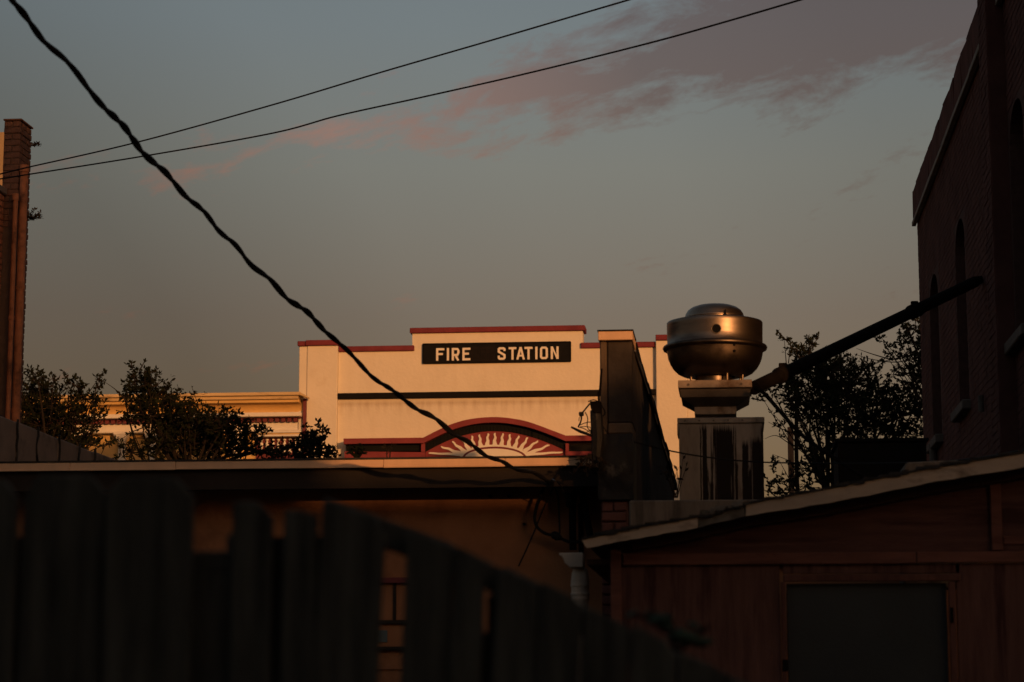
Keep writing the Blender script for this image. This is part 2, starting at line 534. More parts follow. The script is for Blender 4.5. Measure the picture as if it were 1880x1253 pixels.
# black string course
zb = FZ(719.5, 912)
nt = MATS['stucco'].node_tree
bs = nt.nodes['Principled BSDF']
src_ = bs.inputs['Base Color'].links[0].from_socket
def nm(op, a, b=None, clamp=False):
    n_ = nt.nodes.new('ShaderNodeMath')
    n_.operation = op
    n_.use_clamp = clamp
    for i_, v_ in enumerate((a, b)):
        if v_ is None:
            continue
        if isinstance(v_, (int, float)):
            n_.inputs[i_].default_value = v_
        else:
            nt.links.new(v_, n_.inputs[i_])
    return n_.outputs[0]
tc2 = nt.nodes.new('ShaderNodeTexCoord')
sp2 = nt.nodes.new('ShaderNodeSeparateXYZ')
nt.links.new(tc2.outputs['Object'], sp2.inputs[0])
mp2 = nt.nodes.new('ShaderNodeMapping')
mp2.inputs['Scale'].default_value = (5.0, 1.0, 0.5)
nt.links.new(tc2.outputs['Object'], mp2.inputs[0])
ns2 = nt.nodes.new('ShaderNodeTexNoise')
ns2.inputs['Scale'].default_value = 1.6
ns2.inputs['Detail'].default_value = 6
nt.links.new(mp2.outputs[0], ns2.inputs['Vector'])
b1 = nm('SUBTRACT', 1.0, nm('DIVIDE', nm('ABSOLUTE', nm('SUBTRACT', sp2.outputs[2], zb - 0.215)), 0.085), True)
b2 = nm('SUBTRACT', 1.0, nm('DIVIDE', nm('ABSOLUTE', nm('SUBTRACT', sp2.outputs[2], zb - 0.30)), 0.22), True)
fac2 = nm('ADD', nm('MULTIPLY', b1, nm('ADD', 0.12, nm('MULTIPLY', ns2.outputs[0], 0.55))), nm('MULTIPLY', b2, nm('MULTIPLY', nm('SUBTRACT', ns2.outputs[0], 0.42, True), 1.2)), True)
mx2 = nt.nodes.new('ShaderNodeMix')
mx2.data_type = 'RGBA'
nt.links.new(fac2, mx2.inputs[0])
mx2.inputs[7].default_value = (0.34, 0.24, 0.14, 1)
mp3 = nt.nodes.new('ShaderNodeMapping')
mp3.inputs['Scale'].default_value = (2.2, 1.0, 0.25)
nt.links.new(tc2.outputs['Object'], mp3.inputs[0])
ns3 = nt.nodes.new('ShaderNodeTexNoise')
ns3.inputs['Scale'].default_value = 2.2
ns3.inputs['Detail'].default_value = 7
nt.links.new(mp3.outputs[0], ns3.inputs['Vector'])
fac3 = nm('MULTIPLY', nm('SUBTRACT', ns3.outputs[0], 0.50, True), 0.5, True)
mx3 = nt.nodes.new('ShaderNodeMix')
mx3.data_type = 'RGBA'
nt.links.new(fac3, mx3.inputs[0])
nt.links.new(src_, mx3.inputs[6])
mx3.inputs[7].default_value = (0.50, 0.40, 0.26, 1)
src_ = mx3.outputs[2]
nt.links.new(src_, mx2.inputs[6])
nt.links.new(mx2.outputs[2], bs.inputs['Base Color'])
MB().box(xc + 0.003, xf - 0.003, FY - 0.10, FY - 0.002, zb - 0.115, zb).build('string_course', 'black_paint', fs, bevel=0.008)
# --- sign board with lettering
sx0, sx1 = FX(778, 650), FX(1047, 650)
szt, szb = FZ(631), FZ(665)
sg = MB().box(sx0, sx1, FY - 0.035, FY - 0.003, szb, szt).build('sign_board', 'black_paint', fs, bevel=0.006)
sg['label'] = 'long black sign board reading FIRE STATION'
for (x0, x1, z0, z1) in ((sx0 - .012, sx1 + .012, szt + .001, szt + .02), (sx0 - .012, sx1 + .012, szb - .02, szb - .001), (sx0 - .02, sx0 - .001, szb, szt), (sx1 + .001, sx1 + .02, szb, szt)):
    MB().box(x0, x1, FY - 0.05, FY - 0.003, z0, z1).build('edge_strip', 'black_paint', sg)


def stroke(mb, pts, t, y0, y1, closed=False):
    """mitred band of width t along a 2-D polyline"""
    n = len(pts)
    top, bot = [], []
    for i in range(n):
        p = Vector(pts[i])
        a = Vector(pts[i - 1]) if (i or closed) else None
        b = Vector(pts[(i + 1) % n]) if (i < n - 1 or closed) else None
        d1 = (p - a).normalized() if a is not None else None
        d2 = (b - p).normalized() if b is not None else None
        if d1 is None:
            d1 = d2
        if d2 is None:
            d2 = d1
        n1 = Vector((-d1.y, d1.x))
        m = (n1 + Vector((-d2.y, d2.x))).normalized()
        k = t / 2 / max(0.45, m.dot(n1))
        top.append(tuple(p + m * k))
        bot.append(tuple(p - m * k))
    if closed:
        top.append(top[0])
        bot.append(bot[0])
    mb.strip(top, bot, y0, y1)


def letter(ch_, x, z, w, h, t, mname='cream_trim', depth=0.02):
    mb = MB()
    y0, y1 = FY - 0.035 - depth, FY - 0.037
    if depth < 0.01:
        y1 = FY - 0.0365
    e = t / 2
    c = w * 0.22

    def S(pts, closed=False):
        stroke(mb, [(x + a, z + b) for a, b in pts], t, y0, y1, closed)
    if ch_ in 'FE':
        S([(e, 0), (e, h - e), (w, h - e)])
        S([(t, h * 0.53), (w * 0.82, h * 0.53)])
        if ch_ == 'E':
            S([(t, e), (w, e)])
    elif ch_ == 'I' or ch_ == '1':
        S([(w / 2, 0), (w / 2, h)])
    elif ch_ == 'R':
        S([(e, 0), (e, h - e), (w - e - c * .6, h - e), (w - e, h - e - c * .8), (w - e, h * .52 + c * .7), (w - e - c * .6, h * .52 - e), (t, h * .52 - e)])
        S([(w * .52, h * .52 - t), (w - e, 0)])
    elif ch_ == 'S':
        S([(w - e, h * .70), (w - e, h - e - c * .5), (w - e - c * .5, h - e), (e + c * .5, h - e), (e, h - e - c * .5), (e, h * .64), (w - e, h * .38),
           (w - e, e + c * .5), (w - e - c * .5, e), (e + c * .5, e), (e, e + c * .5), (e, h * .33)])
    elif ch_ == 'T':
        S([(0, h - e), (w, h - e)])
        S([(w / 2, 0), (w / 2, h - t)])
    elif ch_ == 'A':
        mb.prism([(x + q, z + r_) for q, r_ in ((0, 0), (t, 0), (w * .5, h - t * 1.9), (w * .5, h), (w * .5 - t * .5, h))], y0, y1)
        mb.prism([(x + q, z + r_) for q, r_ in ((w, 0), (w - t, 0), (w * .5 + .0005, h - t * 1.9), (w * .5 + .0005, h), (w * .5 + t * .5, h))], y0, y1)
        mb.box(x + w * .30, x + w * .70, y0 + .001, y1, z + h * .24, z + h * .24 + t * .8)
    elif ch_ == 'O':
        S([(e + c * .6, e), (w - e - c * .6, e), (w - e, e + c * .7), (w - e, h - e - c * .7), (w - e - c * .6, h - e), (e + c * .6, h - e), (e, h - e - c * .7), (e, e + c * .7)], True)
    elif ch_ == 'N':
        mb.box(x, x + t, y0, y1, z, z + h)
        mb.box(x + w - t, x + w, y0, y1, z, z + h)
        mb.prism([(x + t + .0005, z + h), (x + t + .0005, z + h - t * 1.9), (x + w - t - .0005, z), (x + w - t - .0005, z + t * 1.9)], y0 + .001, y1)
    elif ch_ == '9':
        S([(w - e, 0), (w - e, h - e), (e, h - e), (e, h * .5), (w - t, h * .5)])
    elif ch_ == '2':
        S([(e, h - e), (w - e, h - e), (w - e, h * .5), (e, h * .5), (e, e), (w, e)])
    return mb.build('letter' if ch_.isalpha() else 'faded_numeral', mname, sg)


lz, lh = FZ(662.0), FZ(639.0) - FZ(662.0)
lz = FZ(661.6)
k5 = 360 / 1880.0
for ch_, a, b in (('F', 320, 398), ('I', 425, 441), ('R', 470, 543), ('E', 572, 648), ('S', 910, 985), ('T', 1015, 1088), ('A', 1088, 1170),
                  ('T', 1167, 1243), ('I', 1272, 1288), ('O', 1315, 1390), ('N', 1418, 1493)):
    x0, x1 = FX(740 + a * k5, 650), FX(740 + b * k5, 650)
    letter(ch_, x0, lz, x1 - x0, lh, 0.044)
# painted-over year, barely legible
px0, px1 = FX(868, 650), FX(904, 650)
MB().box(px0 - .05, px1 + .05, FY - 0.0385, FY - 0.0355, lz - .02, lz + lh + .02).build('overpainted_patch', 'sign_patch', sg)
for i, d in enumerate('1922'):
    letter(d, px0 + i * (px1 - px0) / 4, lz + .03, .075, lh - .06, 0.02, 'black_paint', 0.007)

# --- arched canopy
cz = lambda zx, zy: F(620 + zx / 3.76, 740 + zy / 3.76)
cn = MB()
outer = [(65, 262), (610, 256), (700, 210), (800, 165), (900, 135), (1000, 120), (1090, 115), (1180, 120), (1300, 140), (1400, 172), (1500, 210), (1585, 242), (1900, 238), (2140, 236)]
inner = [(65, 299), (612, 293), (700, 250), (800, 205), (900, 175), (1000, 157), (1090, 152), (1180, 157), (1300, 178), (1400, 207), (1500, 245), (1583, 279), (1900, 275), (2140, 273)]
def dens(pts):
    o = smooth_path([(a, 0, b) for a, b in pts[1:12]], 6)
    q = [pts[0]] + [(v.x, v.z) for v in o] + pts[12:]
    return q
outer, inner = dens(outer), dens(inner)
can = MB().strip([cz(*p) for p in outer], [cz(*p) for p in inner], FY - 0.42, FY - 0.003).build('canopy', 'red_panel', fs, bevel=0)
can['label'] = 'red arched canopy with cream sunburst'
low = [(620, 346), (700, 303), (800, 258), (900, 228), (1000, 210), (1090, 205), (1200, 212), (1300, 232), (1400, 262), (1500, 300), (1580, 338)]
ups = [(620, 292), (700, 250.6), (800, 205.6), (900, 175.6), (1000, 157.6), (1090, 152.6), (1180, 157.6), (1300, 178.6), (1400, 207.6), (1500, 245.6), (1580, 278)]
def dens2(pts):
    return [(v.x, v.z) for v in smooth_path([(a, 0, b) for a, b in pts], 4)]
MB().strip([cz(*p) for p in dens2(ups)], [cz(*p) for p in dens2(low)], FY - 0.27, FY - 0.003).build('arch_recess', 'black_paint', can)
for k in range(40):       # ribs of the black soffit
    i = k / 39
    a = dens2(ups)[int(i * 39)]
    b = dens2(low)[int(i * 39)]
    p, q = cz(*a), cz(*b)
    stm = MB()
    stroke(stm, [p, q], 0.012, FY - 0.285, FY - 0.272)
    stm.build('rib', 'black_paint', can)
for a0, a1 in ((72, 592), (1604, 2135)):
    MB().strip([cz(a0, 300), cz(a1, 296)], [cz(a0, 346), cz(a1, 340)], FY - 0.27, FY - 0.003).build('slot', 'black_paint', can)
for a0, a1 in ((592, 619), (1581, 1604)):
    MB().strip([cz(a0 + 1, 293), cz(a1 - 1, 293)], [cz(a0 + 1, 352), cz(a1 - 1, 350)], FY - 0.36, FY - 0.003).build('canopy_post', 'red_panel', can)
for a0, a1 in ((66, 619), (1581, 2135)):
    MB().strip([cz(a0, 347), cz(a1, 353 if a0 < 100 else 347)], [cz(a0, 420), cz(a1, 420)], FY - 0.34, FY - 0.003).build('lower_rail', 'red_panel', can)
lowd = dens2(low)
MB().strip([cz(a, b + 1) for a, b in lowd], [cz(a, 430) for a, b in lowd], FY - 0.25, FY - 0.003).build('tympanum', 'red_panel', can)
# sun disc and rays
SCX, SCY = 1092, 392
def ell(rx, ry, n=40, a0=0, a1=180):
    return [(SCX + rx * math.cos(R(a0 + (a1 - a0) * i / n)), SCY - ry * math.sin(R(a0 + (a1 - a0) * i / n))) for i in range(n + 1)]
MB().strip([cz(*p) for p in ell(205, 66)], [(cz(*p)[0], cz(0, 430)[1]) for p in ell(205, 66)], FY - 0.285, FY - 0.254).build('sun_disc', 'cream_trim', can)
MB().strip([cz(*p) for p in ell(220, 79)], [cz(*p) for p in ell(206, 67)], FY - 0.275, FY - 0.253).build('sun_rim', 'red_paint', can)
tips = [(640, 357), (725, 310), (800, 278), (868, 255), (935, 238), (990, 228), (1047, 221), (1097, 218), (1148, 220), (1200, 227), (1258, 236), (1322, 250), (1390, 270), (1470, 302), (1560, 350)]
for i, (tx, ty) in enumerate(tips):
    ang = 180 - (i + 0.5) * 180 / 15
    bx, by = SCX + 236 * math.cos(R(ang)), SCY - 90 * math.sin(R(ang))
    if i in (0, 14):
        by = 366
    d = Vector((tx - bx, ty - by))
    nn = Vector((-d.y, d.x)).normalized()
    top, bot = [], []
    N = 18
    for k in range(N + 1):
        s = k / N
        w = (10.5 * (1 - s) ** 1.6 + 5.6) if i not in (0, 14) else (5 * (1 - s) + 5)
        if k == N:
            w = 2.5
        off = math.sin(s * 2 * math.pi * 1.9 + (0.5 if i % 2 else 3.4)) * 3.0 * (0.35 + s)
        if i in (0, 14):
            off *= 0.4
        c = Vector((bx, by)) + d * s + nn * off
        top.append(cz(*(c + nn * w)))
        bot.append(cz(*(c - nn * w)))
    MB().strip(top, bot, FY - 0.272 - 0.0013 * (i % 3), FY - 0.253).build('ray', 'cream_trim', can)
inn = ell(238, 93, 40, 4, 176)
MB().strip([cz(*p) for p in inn], [cz(*p) for p in ell(221, 80, 40, 4, 176)], FY - 0.2765, FY - 0.2535).build('ray_base', 'cream_trim', can)

# ------------------------------------------------------------------ ORNATE YELLOW BUILDING at its left
CY = 45.1
cb = thing('ornate_building', 'yellow and cream ornate facade with heavy cornice and maroon dentils, left of the fire station', 'building', (P(250, 800, CY).x, CY, 0))
def CZ(py):
    return P(540, py, CY).z
cx0, cx1 = P(-170, 760, CY).x, P(561, 760, CY).x
cxe = P(567, 740, CY).x
MB().box(cx0, cx1 - 0.03, CY, CY + 11, 0, CZ(742)).build('wall', 'cream_trim', cb)
def course(name, y0, y1, proj, m, inset=0.0, bev=0.008):
    return MB().box(cx0, cx1 - inset, CY - proj, CY - 0.002, CZ(y1) + 0.001, CZ(y0)).build(name, m, cb, bevel=bev)
course('cornice_cap', 727, 733, 0.62, 'yellow_weathered')
course('cornice_moulding', 733, 739, 0.55, 'yellow_weathered', 0.05)
course('cornice_moulding', 739, 744.5, 0.48, 'yellow_paint', 0.05)
# cove (concave profile)
prof = []
for k in range(9):
    s = k / 8
    prof.append((CY - 0.40 + 0.20 * math.sin(s * math.pi / 2), CZ(744.6) + (CZ(761) - CZ(744.6)) * (1 - math.cos(s * math.pi / 2))))
pts = [(CY - 0.002, CZ(744.6))] + prof + [(CY - 0.002, CZ(761))]
MB().prismx(pts, cx0, cx1 - 0.04).build('cove', 'yellow_paint', cb, smooth=True)
course('fillet', 761.4, 769, 0.42, 'cream_trim', 0.02)
course('dentil_backing', 769.2, 771, 0.30, 'maroon', 0.03)
course('frieze', 771.2, 791.5, 0.17, 'cream_trim', 0.03)
course('architrave_moulding', 791.7, 794, 0.24, 'cream_trim', 0.03)
dw = P(546, 773, CY).x - P(539, 773, CY).x
den = None
sp = P(551.2, 773, CY).x - P(540, 773, CY).x
x = cx1 - 0.12
i = 0
while x > cx0 + 0.1:
    if den is None:
        dm = MB().box(-dw / 2, dw / 2, -0.10, 0.0, -0.075, 0.0)
        den = dm.build('dentil', 'maroon', cb, origin=(0, 0, 0), bevel=0.006)
        o = den
    else:
        o = den.copy()
        COL.objects.link(o)
    o.location = Vector((x - dw / 2, CY - 0.175, CZ(770.9))) - ORIG[cb.name]
    x -= sp
    i += 1
# end return
MB().box(cx1 + 0.002, cxe, CY - 0.30, CY + 3, 0, CZ(736)).build('end_return', 'maroon', cb)
MB().prism([(cx1 + 0.001, CZ(728)), (cxe + 0.08, CZ(735)), (cxe + 0.08, CZ(738)), (cx1 + 0.001, CZ(733))], CY - 0.63, CY - 0.32).build('cap_return', 'yellow_weathered', cb)
# bays with columns
colx = [227, 283, 438, -90, 150, 70]
for pxc in colx:
    c = P(pxc, 800, CY).x
    u = 45.0 / 4073
    st = [(14, 792, 797), (13, 797.2, 800), (11, 800.2, 803), (9, 803.2, 806), (7, 806.2, 809)]
    col = MB().box(c - 6 * u, c + 6 * u, CY - 0.15, CY - 0.003, 0, CZ(809.1)).build('column', 'cream_trim', cb, bevel=0.01)
    for hw, a, b in st:
        MB().box(c - hw * u, c + hw * u, CY - 0.16 - hw * 0.006, CY - 0.003, CZ(b), CZ(a)).build('capital_tier', 'cream_trim', col, bevel=0.006)
edges = sorted([P(p, 800, CY).x for p in colx])
u = 45.0 / 4073
for a, b in zip(edges[:-1], edges[1:]):
    MB().box(a + 6.2 * u, b - 6.2 * u, CY - 0.02, CY - 0.003, CZ(850), CZ(794.2)).build('bay_panel', 'yellow_paint', cb)
pb = P(470, 800, CY).x
MB().box(edges[-1] + 6.2 * u, pb, CY - 0.02, CY - 0.003, CZ(850), CZ(794.2)).build('bay_panel', 'yellow_paint', cb)
MB().box(pb + .01, cx1 - .03, CY - 0.26, CY - 0.003, CZ(797), CZ(794.2)).build('sill_moulding', 'cream_trim', cb)
MB().box(pb + .01, cx1 - .03, CY - 0.22, CY - 0.003, CZ(800.5), CZ(797.2)).build('sill_moulding', 'yellow_weathered', cb)
MB().box(pb + .01, cx1 - .03, CY - 0.26, CY - 0.003, CZ(803.5), CZ(800.7)).build('sill_moulding', 'cream_trim', cb)
bal = MB().box(pb + .01, cx1 - .03, CY - 0.04, CY - 0.003, CZ(850), CZ(803.7)).build('balustrade_panel', 'maroon', cb)
for pxc in (482, 492, 503, 513, 524, 534, 545):
    c = P(pxc, 815, CY).x
    pr = [(0.0, CZ(806.5)), (0.03, CZ(807)), (0.033, CZ(809)), (0.015, CZ(811)), (0.018, CZ(812)), (0.036, CZ(816)), (0.026, CZ(822)), (0.02, CZ(827)), (0.036, CZ(829)), (0.036, CZ(833)), (0, CZ(833.2))]
    MB().lathe(pr, c, CY - 0.09, 10).build('baluster', 'cream_trim', bal, smooth=True)

# ------------------------------------------------------------------ LOW ANNEX with gutter
AY = 17.0
ax0, ax1 = P(-120, 850, AY).x, -0.97
az1, az0 = P(560, 845.5, AY).z, P(560, 858.5, AY).z
an = thing('low_annex', 'low flat-roofed annex with beige gutter strip over a dark fascia and tan wall', 'building', ((ax0 + ax1) / 2, AY + 0.4, 0))
# gutter strip in lengths with slight unevenness
cuts = [ax0, -5.2, -4.35, -2.7, -1.75, ax1]
for a, b in zip(cuts[:-1], cuts[1:]):
    d = rnd.uniform(-.003, .003)
    mb = MB().box(a + .002, b - .002, AY + d, AY + 0.08, az0 + d, az1)
    mb.box(a + .002, b - .002, AY - 0.012 + d, AY + d - .0005, az0 + d - .008, az0 + d + .006)
    mb.build('gutter_strip', 'gutter_paint', an, bevel=0.002)
MB().box(ax0, ax1, AY - 0.006, AY + 0.5, az1 + 0.002, az1 + 0.016).build('roof_edge', 'roofing', an)
az2 = P(900, 895, AY + .05).z
MB().box(ax0, ax1, AY + 0.04, AY + 0.075, az2, az0 - 0.004).build('fascia', 'fascia_brown', an)
MB().box(ax0, ax1, AY + 0.09, AY + 0.45, az2 + 0.03, az2 + 0.05).build('soffit', 'fascia_brown', an)
MB().box(ax0, ax1, AY + 0.45, AY + 0.7, 0, az1 - 0.004).build('wall', 'annex_wall', an)
MB().box(ax0, ax1, AY + 0.704, AY + 11, az1 - 0.2, az1 - 0.005).build('roof', 'roofing', an)
# window seen through the fence
WY = AY + 0.45
def wbox(name, x0, x1, y0, y1, m, pr, par):
    A, B = P(x0, y0, WY), P(x1, y1, WY)
    return MB().box(A.x, B.x, WY - pr, WY - 0.003, B.z, A.z).build(name, m, par, bevel=0.004)
wf = wbox('boarded_window', 600, 850, 1072, 1230, 'annex_wall', 0.02, an)
wbox('lintel', 590, 860, 1062, 1071, 'maroon', 0.06, wf)
wbox('mullion', 723, 728, 1071.5, 1139, 'fascia_brown', 0.035, wf)
wbox('transom', 600, 850, 1139.5, 1146, 'fascia_brown', 0.05, wf)
wbox('blue_pane', 640, 712, 1158, 1180, 'blue_panel', 0.03, wf)
wbox('window_sill', 590, 860, 1188, 1194, 'fascia_brown', 0.07, wf)
# small stub and anchor on wall
for pxy in ((963, 963), (900, 912), (935, 912)):
    A = P(*pxy, WY)
    MB().tube([(A.x, WY - 0.05, A.z), (A.x, WY - .002, A.z)], 0.012, 8).build('wall_anchor', 'dark_pipe', an)

# service mast with weatherhead on annex wall
MXY = P(1062, 905, WY - 0.12)
mast = thing('service_mast', 'dark electrical service mast with hooped top on the annex wall beside the dark pier', 'mast', (MXY.x, WY - .12, 1.0))
pt = [P(1052, 1010, WY - .12), P(1051, 940, WY - .12), P(1053, 912, WY - .12), P(1060, 902, WY - .12), P(1069, 906, WY - .12), P(1073, 930, WY - .12), P(1084, 985, WY - .12)]
MB().tube(smooth_path(pt, 6), 0.028, 10).build('hooped_conduit', 'dark_pipe', mast, smooth=True)
MB().tube([P(1066, 925, WY - .05), P(1068, 1100, WY - .05)], 0.02, 8).build('riser', 'dark_pipe', mast, smooth=True)
a = P(1046, 918, WY - .15)
MB().box(a.x - .03, a.x + .03, a.y - .03, a.y + .03, a.z - .06, a.z + .05).build('clamp', 'dark_pipe', mast, bevel=.01)

# ------------------------------------------------------------------ CONCRETE PARAPET rising on the left of the annex roof
ppx = PX(0, 763, -5.94)
pw = thing('parapet_wall', 'pale concrete side parapet with cracked joints, sloping in perspective at far left above the gutter', 'wall', (-6.05, 22, az1))
topz = ppx.z
yj = [16.95] + [PX(q, 800, -5.94).y for q in (-60, 30, 68, 108, 145, 175)] + [28.5]
for a, b in zip(yj[:-1], yj[1:]):
    d = rnd.uniform(-.006, .006)
    mb = MB()
    jbox(mb, -6.18, -5.94 + d, a + .008, b - .008, az1 + 0.02, topz + d, 0.004)
    mb.build('concrete_panel', 'concrete', pw, bevel=0.012)
mb = MB()
for b in yj[1:-1]:
    pts = [Vector((-5.935 + rnd.uniform(-.002, .004), b + rnd.uniform(-.03, .03), az1 + .02 + (topz - az1) * k / 6)) for k in range(7)]
    mb.tube(pts, 0.011, 5)
mb.build('joint_cracks', 'tar', pw)

# ------------------------------------------------------------------ LEFT BRICK BUILDING with downpipes
BX = -8.05
bl = thing('brick_building', 'narrow red brick building with tall end pier and two rust-painted downpipes at far left', 'building', (BX - 1, 25.5, 0))
pc = P(38, 222, 25.0)               # front corner of the pier, top
pf = PX(58, 262, pc.x)              # far corner of its side face
pl = P(8, 222, 25.0)
ztop = pc.z
yF = pf.y
MB().box(pl.x, pc.x - 0.012, 25.012, yF - 0.012, 0, ztop - .01).build('pier_core', 'mortar', bl)
lw_x = pc.x - 0.16
lz0 = PX(0, 350, lw_x)
lztop = lz0.z - 0.02
MB().box(lw_x - 0.5, lw_x - 0.012, 20.0, 24.985, 0, lztop).build('lower_wall', 'mortar', bl)
MB().box(-18, P(9, 300, 36).x, 36, 36.25, 0, P(4, 243, 36).z).build('rear_wall', 'sunlit_render', bl)
# every visible brick
def brick_mesh(lx, ly, lz, name):
    m = MB()
    jbox(m, -lx / 2, lx / 2, -ly / 2, ly / 2, -lz / 2, lz / 2, 0.003)
    return m
CH = 0.0762
variants = {}
def put_brick(kind, dims, loc, m):
    lst = variants.setdefault(kind, [])
    if len(lst) < 4:
        o = brick_mesh(*dims, 'brick').build('brick', m, bl, origin=(0, 0, 0), bevel=0.005)
        lst.append(o)
    else:
        o = rnd.choice(lst).copy()
        COL.objects.link(o)
    o.location = Vector(loc) - ORIG[bl.name]
z = ztop - CH * 0.5
k = 0
while z > 4.3:
    w = pc.x - pl.x
    # front of the pier
    if z > lztop - 0.4:
        if k % 2:
            put_brick('pf', (w - 0.004, 0.10, CH - .010), ((pc.x + pl.x) / 2, 25.05 + rnd.uniform(-.003, .003), z), 'brick_brown')
        else:
            for q in (0.27, 0.77):
                put_brick('ph', (w / 2 - 0.012, 0.10, CH - .010), (pl.x + w * (q - .02), 25.05 + rnd.uniform(-.003, .003), z), 'brick_brown')
    # side of the pier
    d = yF - 25.105
    if k % 2:
        put_brick('ps', (0.09, d - .006, CH - .010), (pc.x - 0.045 + rnd.uniform(-.004, .004), 25.105 + d / 2 + rnd.uniform(-.006, .006), z), 'brick_brown')
    else:
        for q in (0.25, 0.75):
            put_brick('pq', (0.09, d / 2 - .010, CH - .010), (pc.x - 0.045 + rnd.uniform(-.004, .004), 25.105 + d * q + rnd.uniform(-.006, .006), z), 'brick_brown')
    if z < lztop - CH * .4:
        yy = 24.98 - (0.10 if k % 2 else 0.0)
        if k % 2:
            put_brick('lh', (0.09, 0.09, CH - .010), (lw_x - .045, 24.935, z), 'brick_red')
        for j in range(4):
            put_brick('lw', (0.09, 0.198, CH - .010), (lw_x - .045 + rnd.uniform(-.004, .004), yy - 0.104 - j * 0.208, z), 'brick_red')
    z -= CH
    k += 1
mb = MB()
jbox(mb, lw_x - .35, lw_x + .035, 20, 24.99, lztop + .004, lztop + .075, .01)
mb.build('wall_cap', 'concrete', bl, bevel=.01)
mb = MB()
jbox(mb, pl.x - .01, pc.x + .015, 24.985, yF + .01, ztop + .002, ztop + .03, .006)
mb.build('pier_cap', 'brick_brown', bl, bevel=.006)
# downpipes
q = P(34, 720, 25.0)
for name, p0, r_, yy in (('downpipe', PX(45, 306, pc.x + 0.06), 0.048, None), ('downpipe', P(29, 358, 24.9), 0.029, None)):
    t_ = Vector(p0)
    dp = MB().tube([(t_.x, t_.y, t_.z), (t_.x, t_.y, 0.2)], r_, 16).build('downpipe', 'pipe_red', bl, smooth=True)
    MB().tube([(t_.x, t_.y, t_.z + .01), (t_.x, t_.y, t_.z - .07)], r_ + .012, 16).build('pipe_collar', 'pipe_red', dp, smooth=True)
    for dz_ in (1.45, 2.9):
        MB().tube([(t_.x, t_.y, t_.z - dz_), (t_.x, t_.y, t_.z - dz_ - .05)], r_ + .008, 16).build('pipe_collar', 'pipe_red', dp, smooth=True)


def weed(label, base, h, n, seed, spread=0.6, m='dry_weed', lean=(0, 0, 1)):
    r = random.Random(seed)
    mb = MB()
    base = Vector(base)
    for i in range(n):
        d = Vector((r.uniform(-spread, spread), r.uniform(-spread, spread), 0)) + Vector(lean) * r.uniform(.5, 1)
        L = h * r.uniform(.4, 1)
        b = base + Vector((r.uniform(-.02, .02), r.uniform(-.02, .02), -.01))
        p1 = b + d.normalized() * L * .5
        p2 = p1 + (d.normalized() + Vector((r.uniform(-.4, .4), r.uniform(-.4, .4), r.uniform(-.3, .2)))).normalized() * L * .5
        mb.tube([b, p1, p2], [0.006, .004, .002], 4)
        for q_ in range(3):
            c = p1.lerp(p2, r.random())
            e = Vector((r.uniform(-1, 1), r.uniform(-1, 1), r.uniform(-.2, 1))).normalized() * .05
            s = e.cross(Vector((r.uniform(-1, 1), r.uniform(-1, 1), r.uniform(-1, 1)))).normalized() * .012
            mb.add([c, c + e * .5 + s, c + e, c + e * .5 - s], [(0, 1, 2, 3)])
    return tag(mb.build('weed', m, origin=base), label, 'weed')


weed('dry weed sprouting from the top corner of the brick pier', PX(59, 266, pc.x), 0.12, 9, 3, lean=(0.8, .4, .25))
weed('larger tuft of dry weed growing beside the downpipe on the brick pier', PX(51, 398, pc.x), 0.22, 22, 4, lean=(.6, .3, .1))

# ------------------------------------------------------------------ DARK PIER AND PARTY PARAPET between annex and kitchen
DY = 16.72
pr_ = thing('party_wall', 'dark tarred parapet wall with pale capped end pier in front of the fire station', 'wall', (-0.82, DY, 0))
dx0, dx1 = P(1101, 640, DY).x, P(1160, 640, DY).x
dz1 = P(1130, 626, DY).z
dxs = P(1114, 640, DY).x
dzl = P(1130, 797, DY).z
dzp = P(1130, 777, DY).z
MB().box(dx0, dxs - .002, DY + .012, DY + .6, dzl - .3, dz1).build('pier_edge', 'pier_edge', pr_, bevel=.01)
MB().box(dxs, dx1, DY + .02, DY + .6, dzp + .002, dz1).build('pier_face', 'pier_stucco', pr_, bevel=.012)
MB().box(dxs + .004, dx1 - .002, DY - .005, DY + .6, dzl, dzp).build('pale_patch', 'pier_edge', pr_, bevel=.01)
# lumpy tarred section
mb = MB()
zt, zb_ = dzl - .002, P(1130, 918, DY).z
NX, NZ = 10, 14
rr = random.Random(5)
xl, xr = P(1098, 850, DY).x, P(1163, 850, DY).x
grid = []
for j in range(NZ + 1):
    for i in range(NX + 1):
        s, t = i / NX, j / NZ
        bulge = 0.05 * math.sin(math.pi * s) * math.sin(math.pi * min(1, t * 1.15)) + rr.uniform(-.006, .010)
        grid.append((xl + (xr - xl) * s + rr.uniform(-.003, .003), DY - 0.02 - bulge, zt + (zb_ - zt) * t))
fs_ = [(j * (NX + 1) + i, (j + 1) * (NX + 1) + i, (j + 1) * (NX + 1) + i + 1, j * (NX + 1) + i + 1) for j in range(NZ) for i in range(NX)]
mb.add(grid, fs_)
mb.box(xl + .004, xr - .004, DY + .0, DY + .6, zb_, zt)
mb.build('tarred_base', 'tar', pr_, smooth=True)
# bricks showing under the tar
MB().box(P(1104, 940, DY).x, P(1152, 940, DY).x, DY + .03, DY + .6, 0, zb_ - .003).build('pier_foot', 'mortar_dark', pr_)
zz = zb_ - .05
k = 0
while zz > 1.9:
    w = P(1152, 940, DY).x - P(1104, 940, DY).x
    xs = P(1104, 940, DY).x
    for a, b in (((0, .97),) if k % 2 else ((0, .45), (.49, .97))):
        mb = MB()
        jbox(mb, xs + w * a, xs + w * b, DY + .004 + rnd.uniform(-.008, .008), DY + .029, zz - .033, zz + .033, .006)
        mb.build('brick', 'brick_dark', pr_, bevel=.008)
    zz -= .078
    k += 1
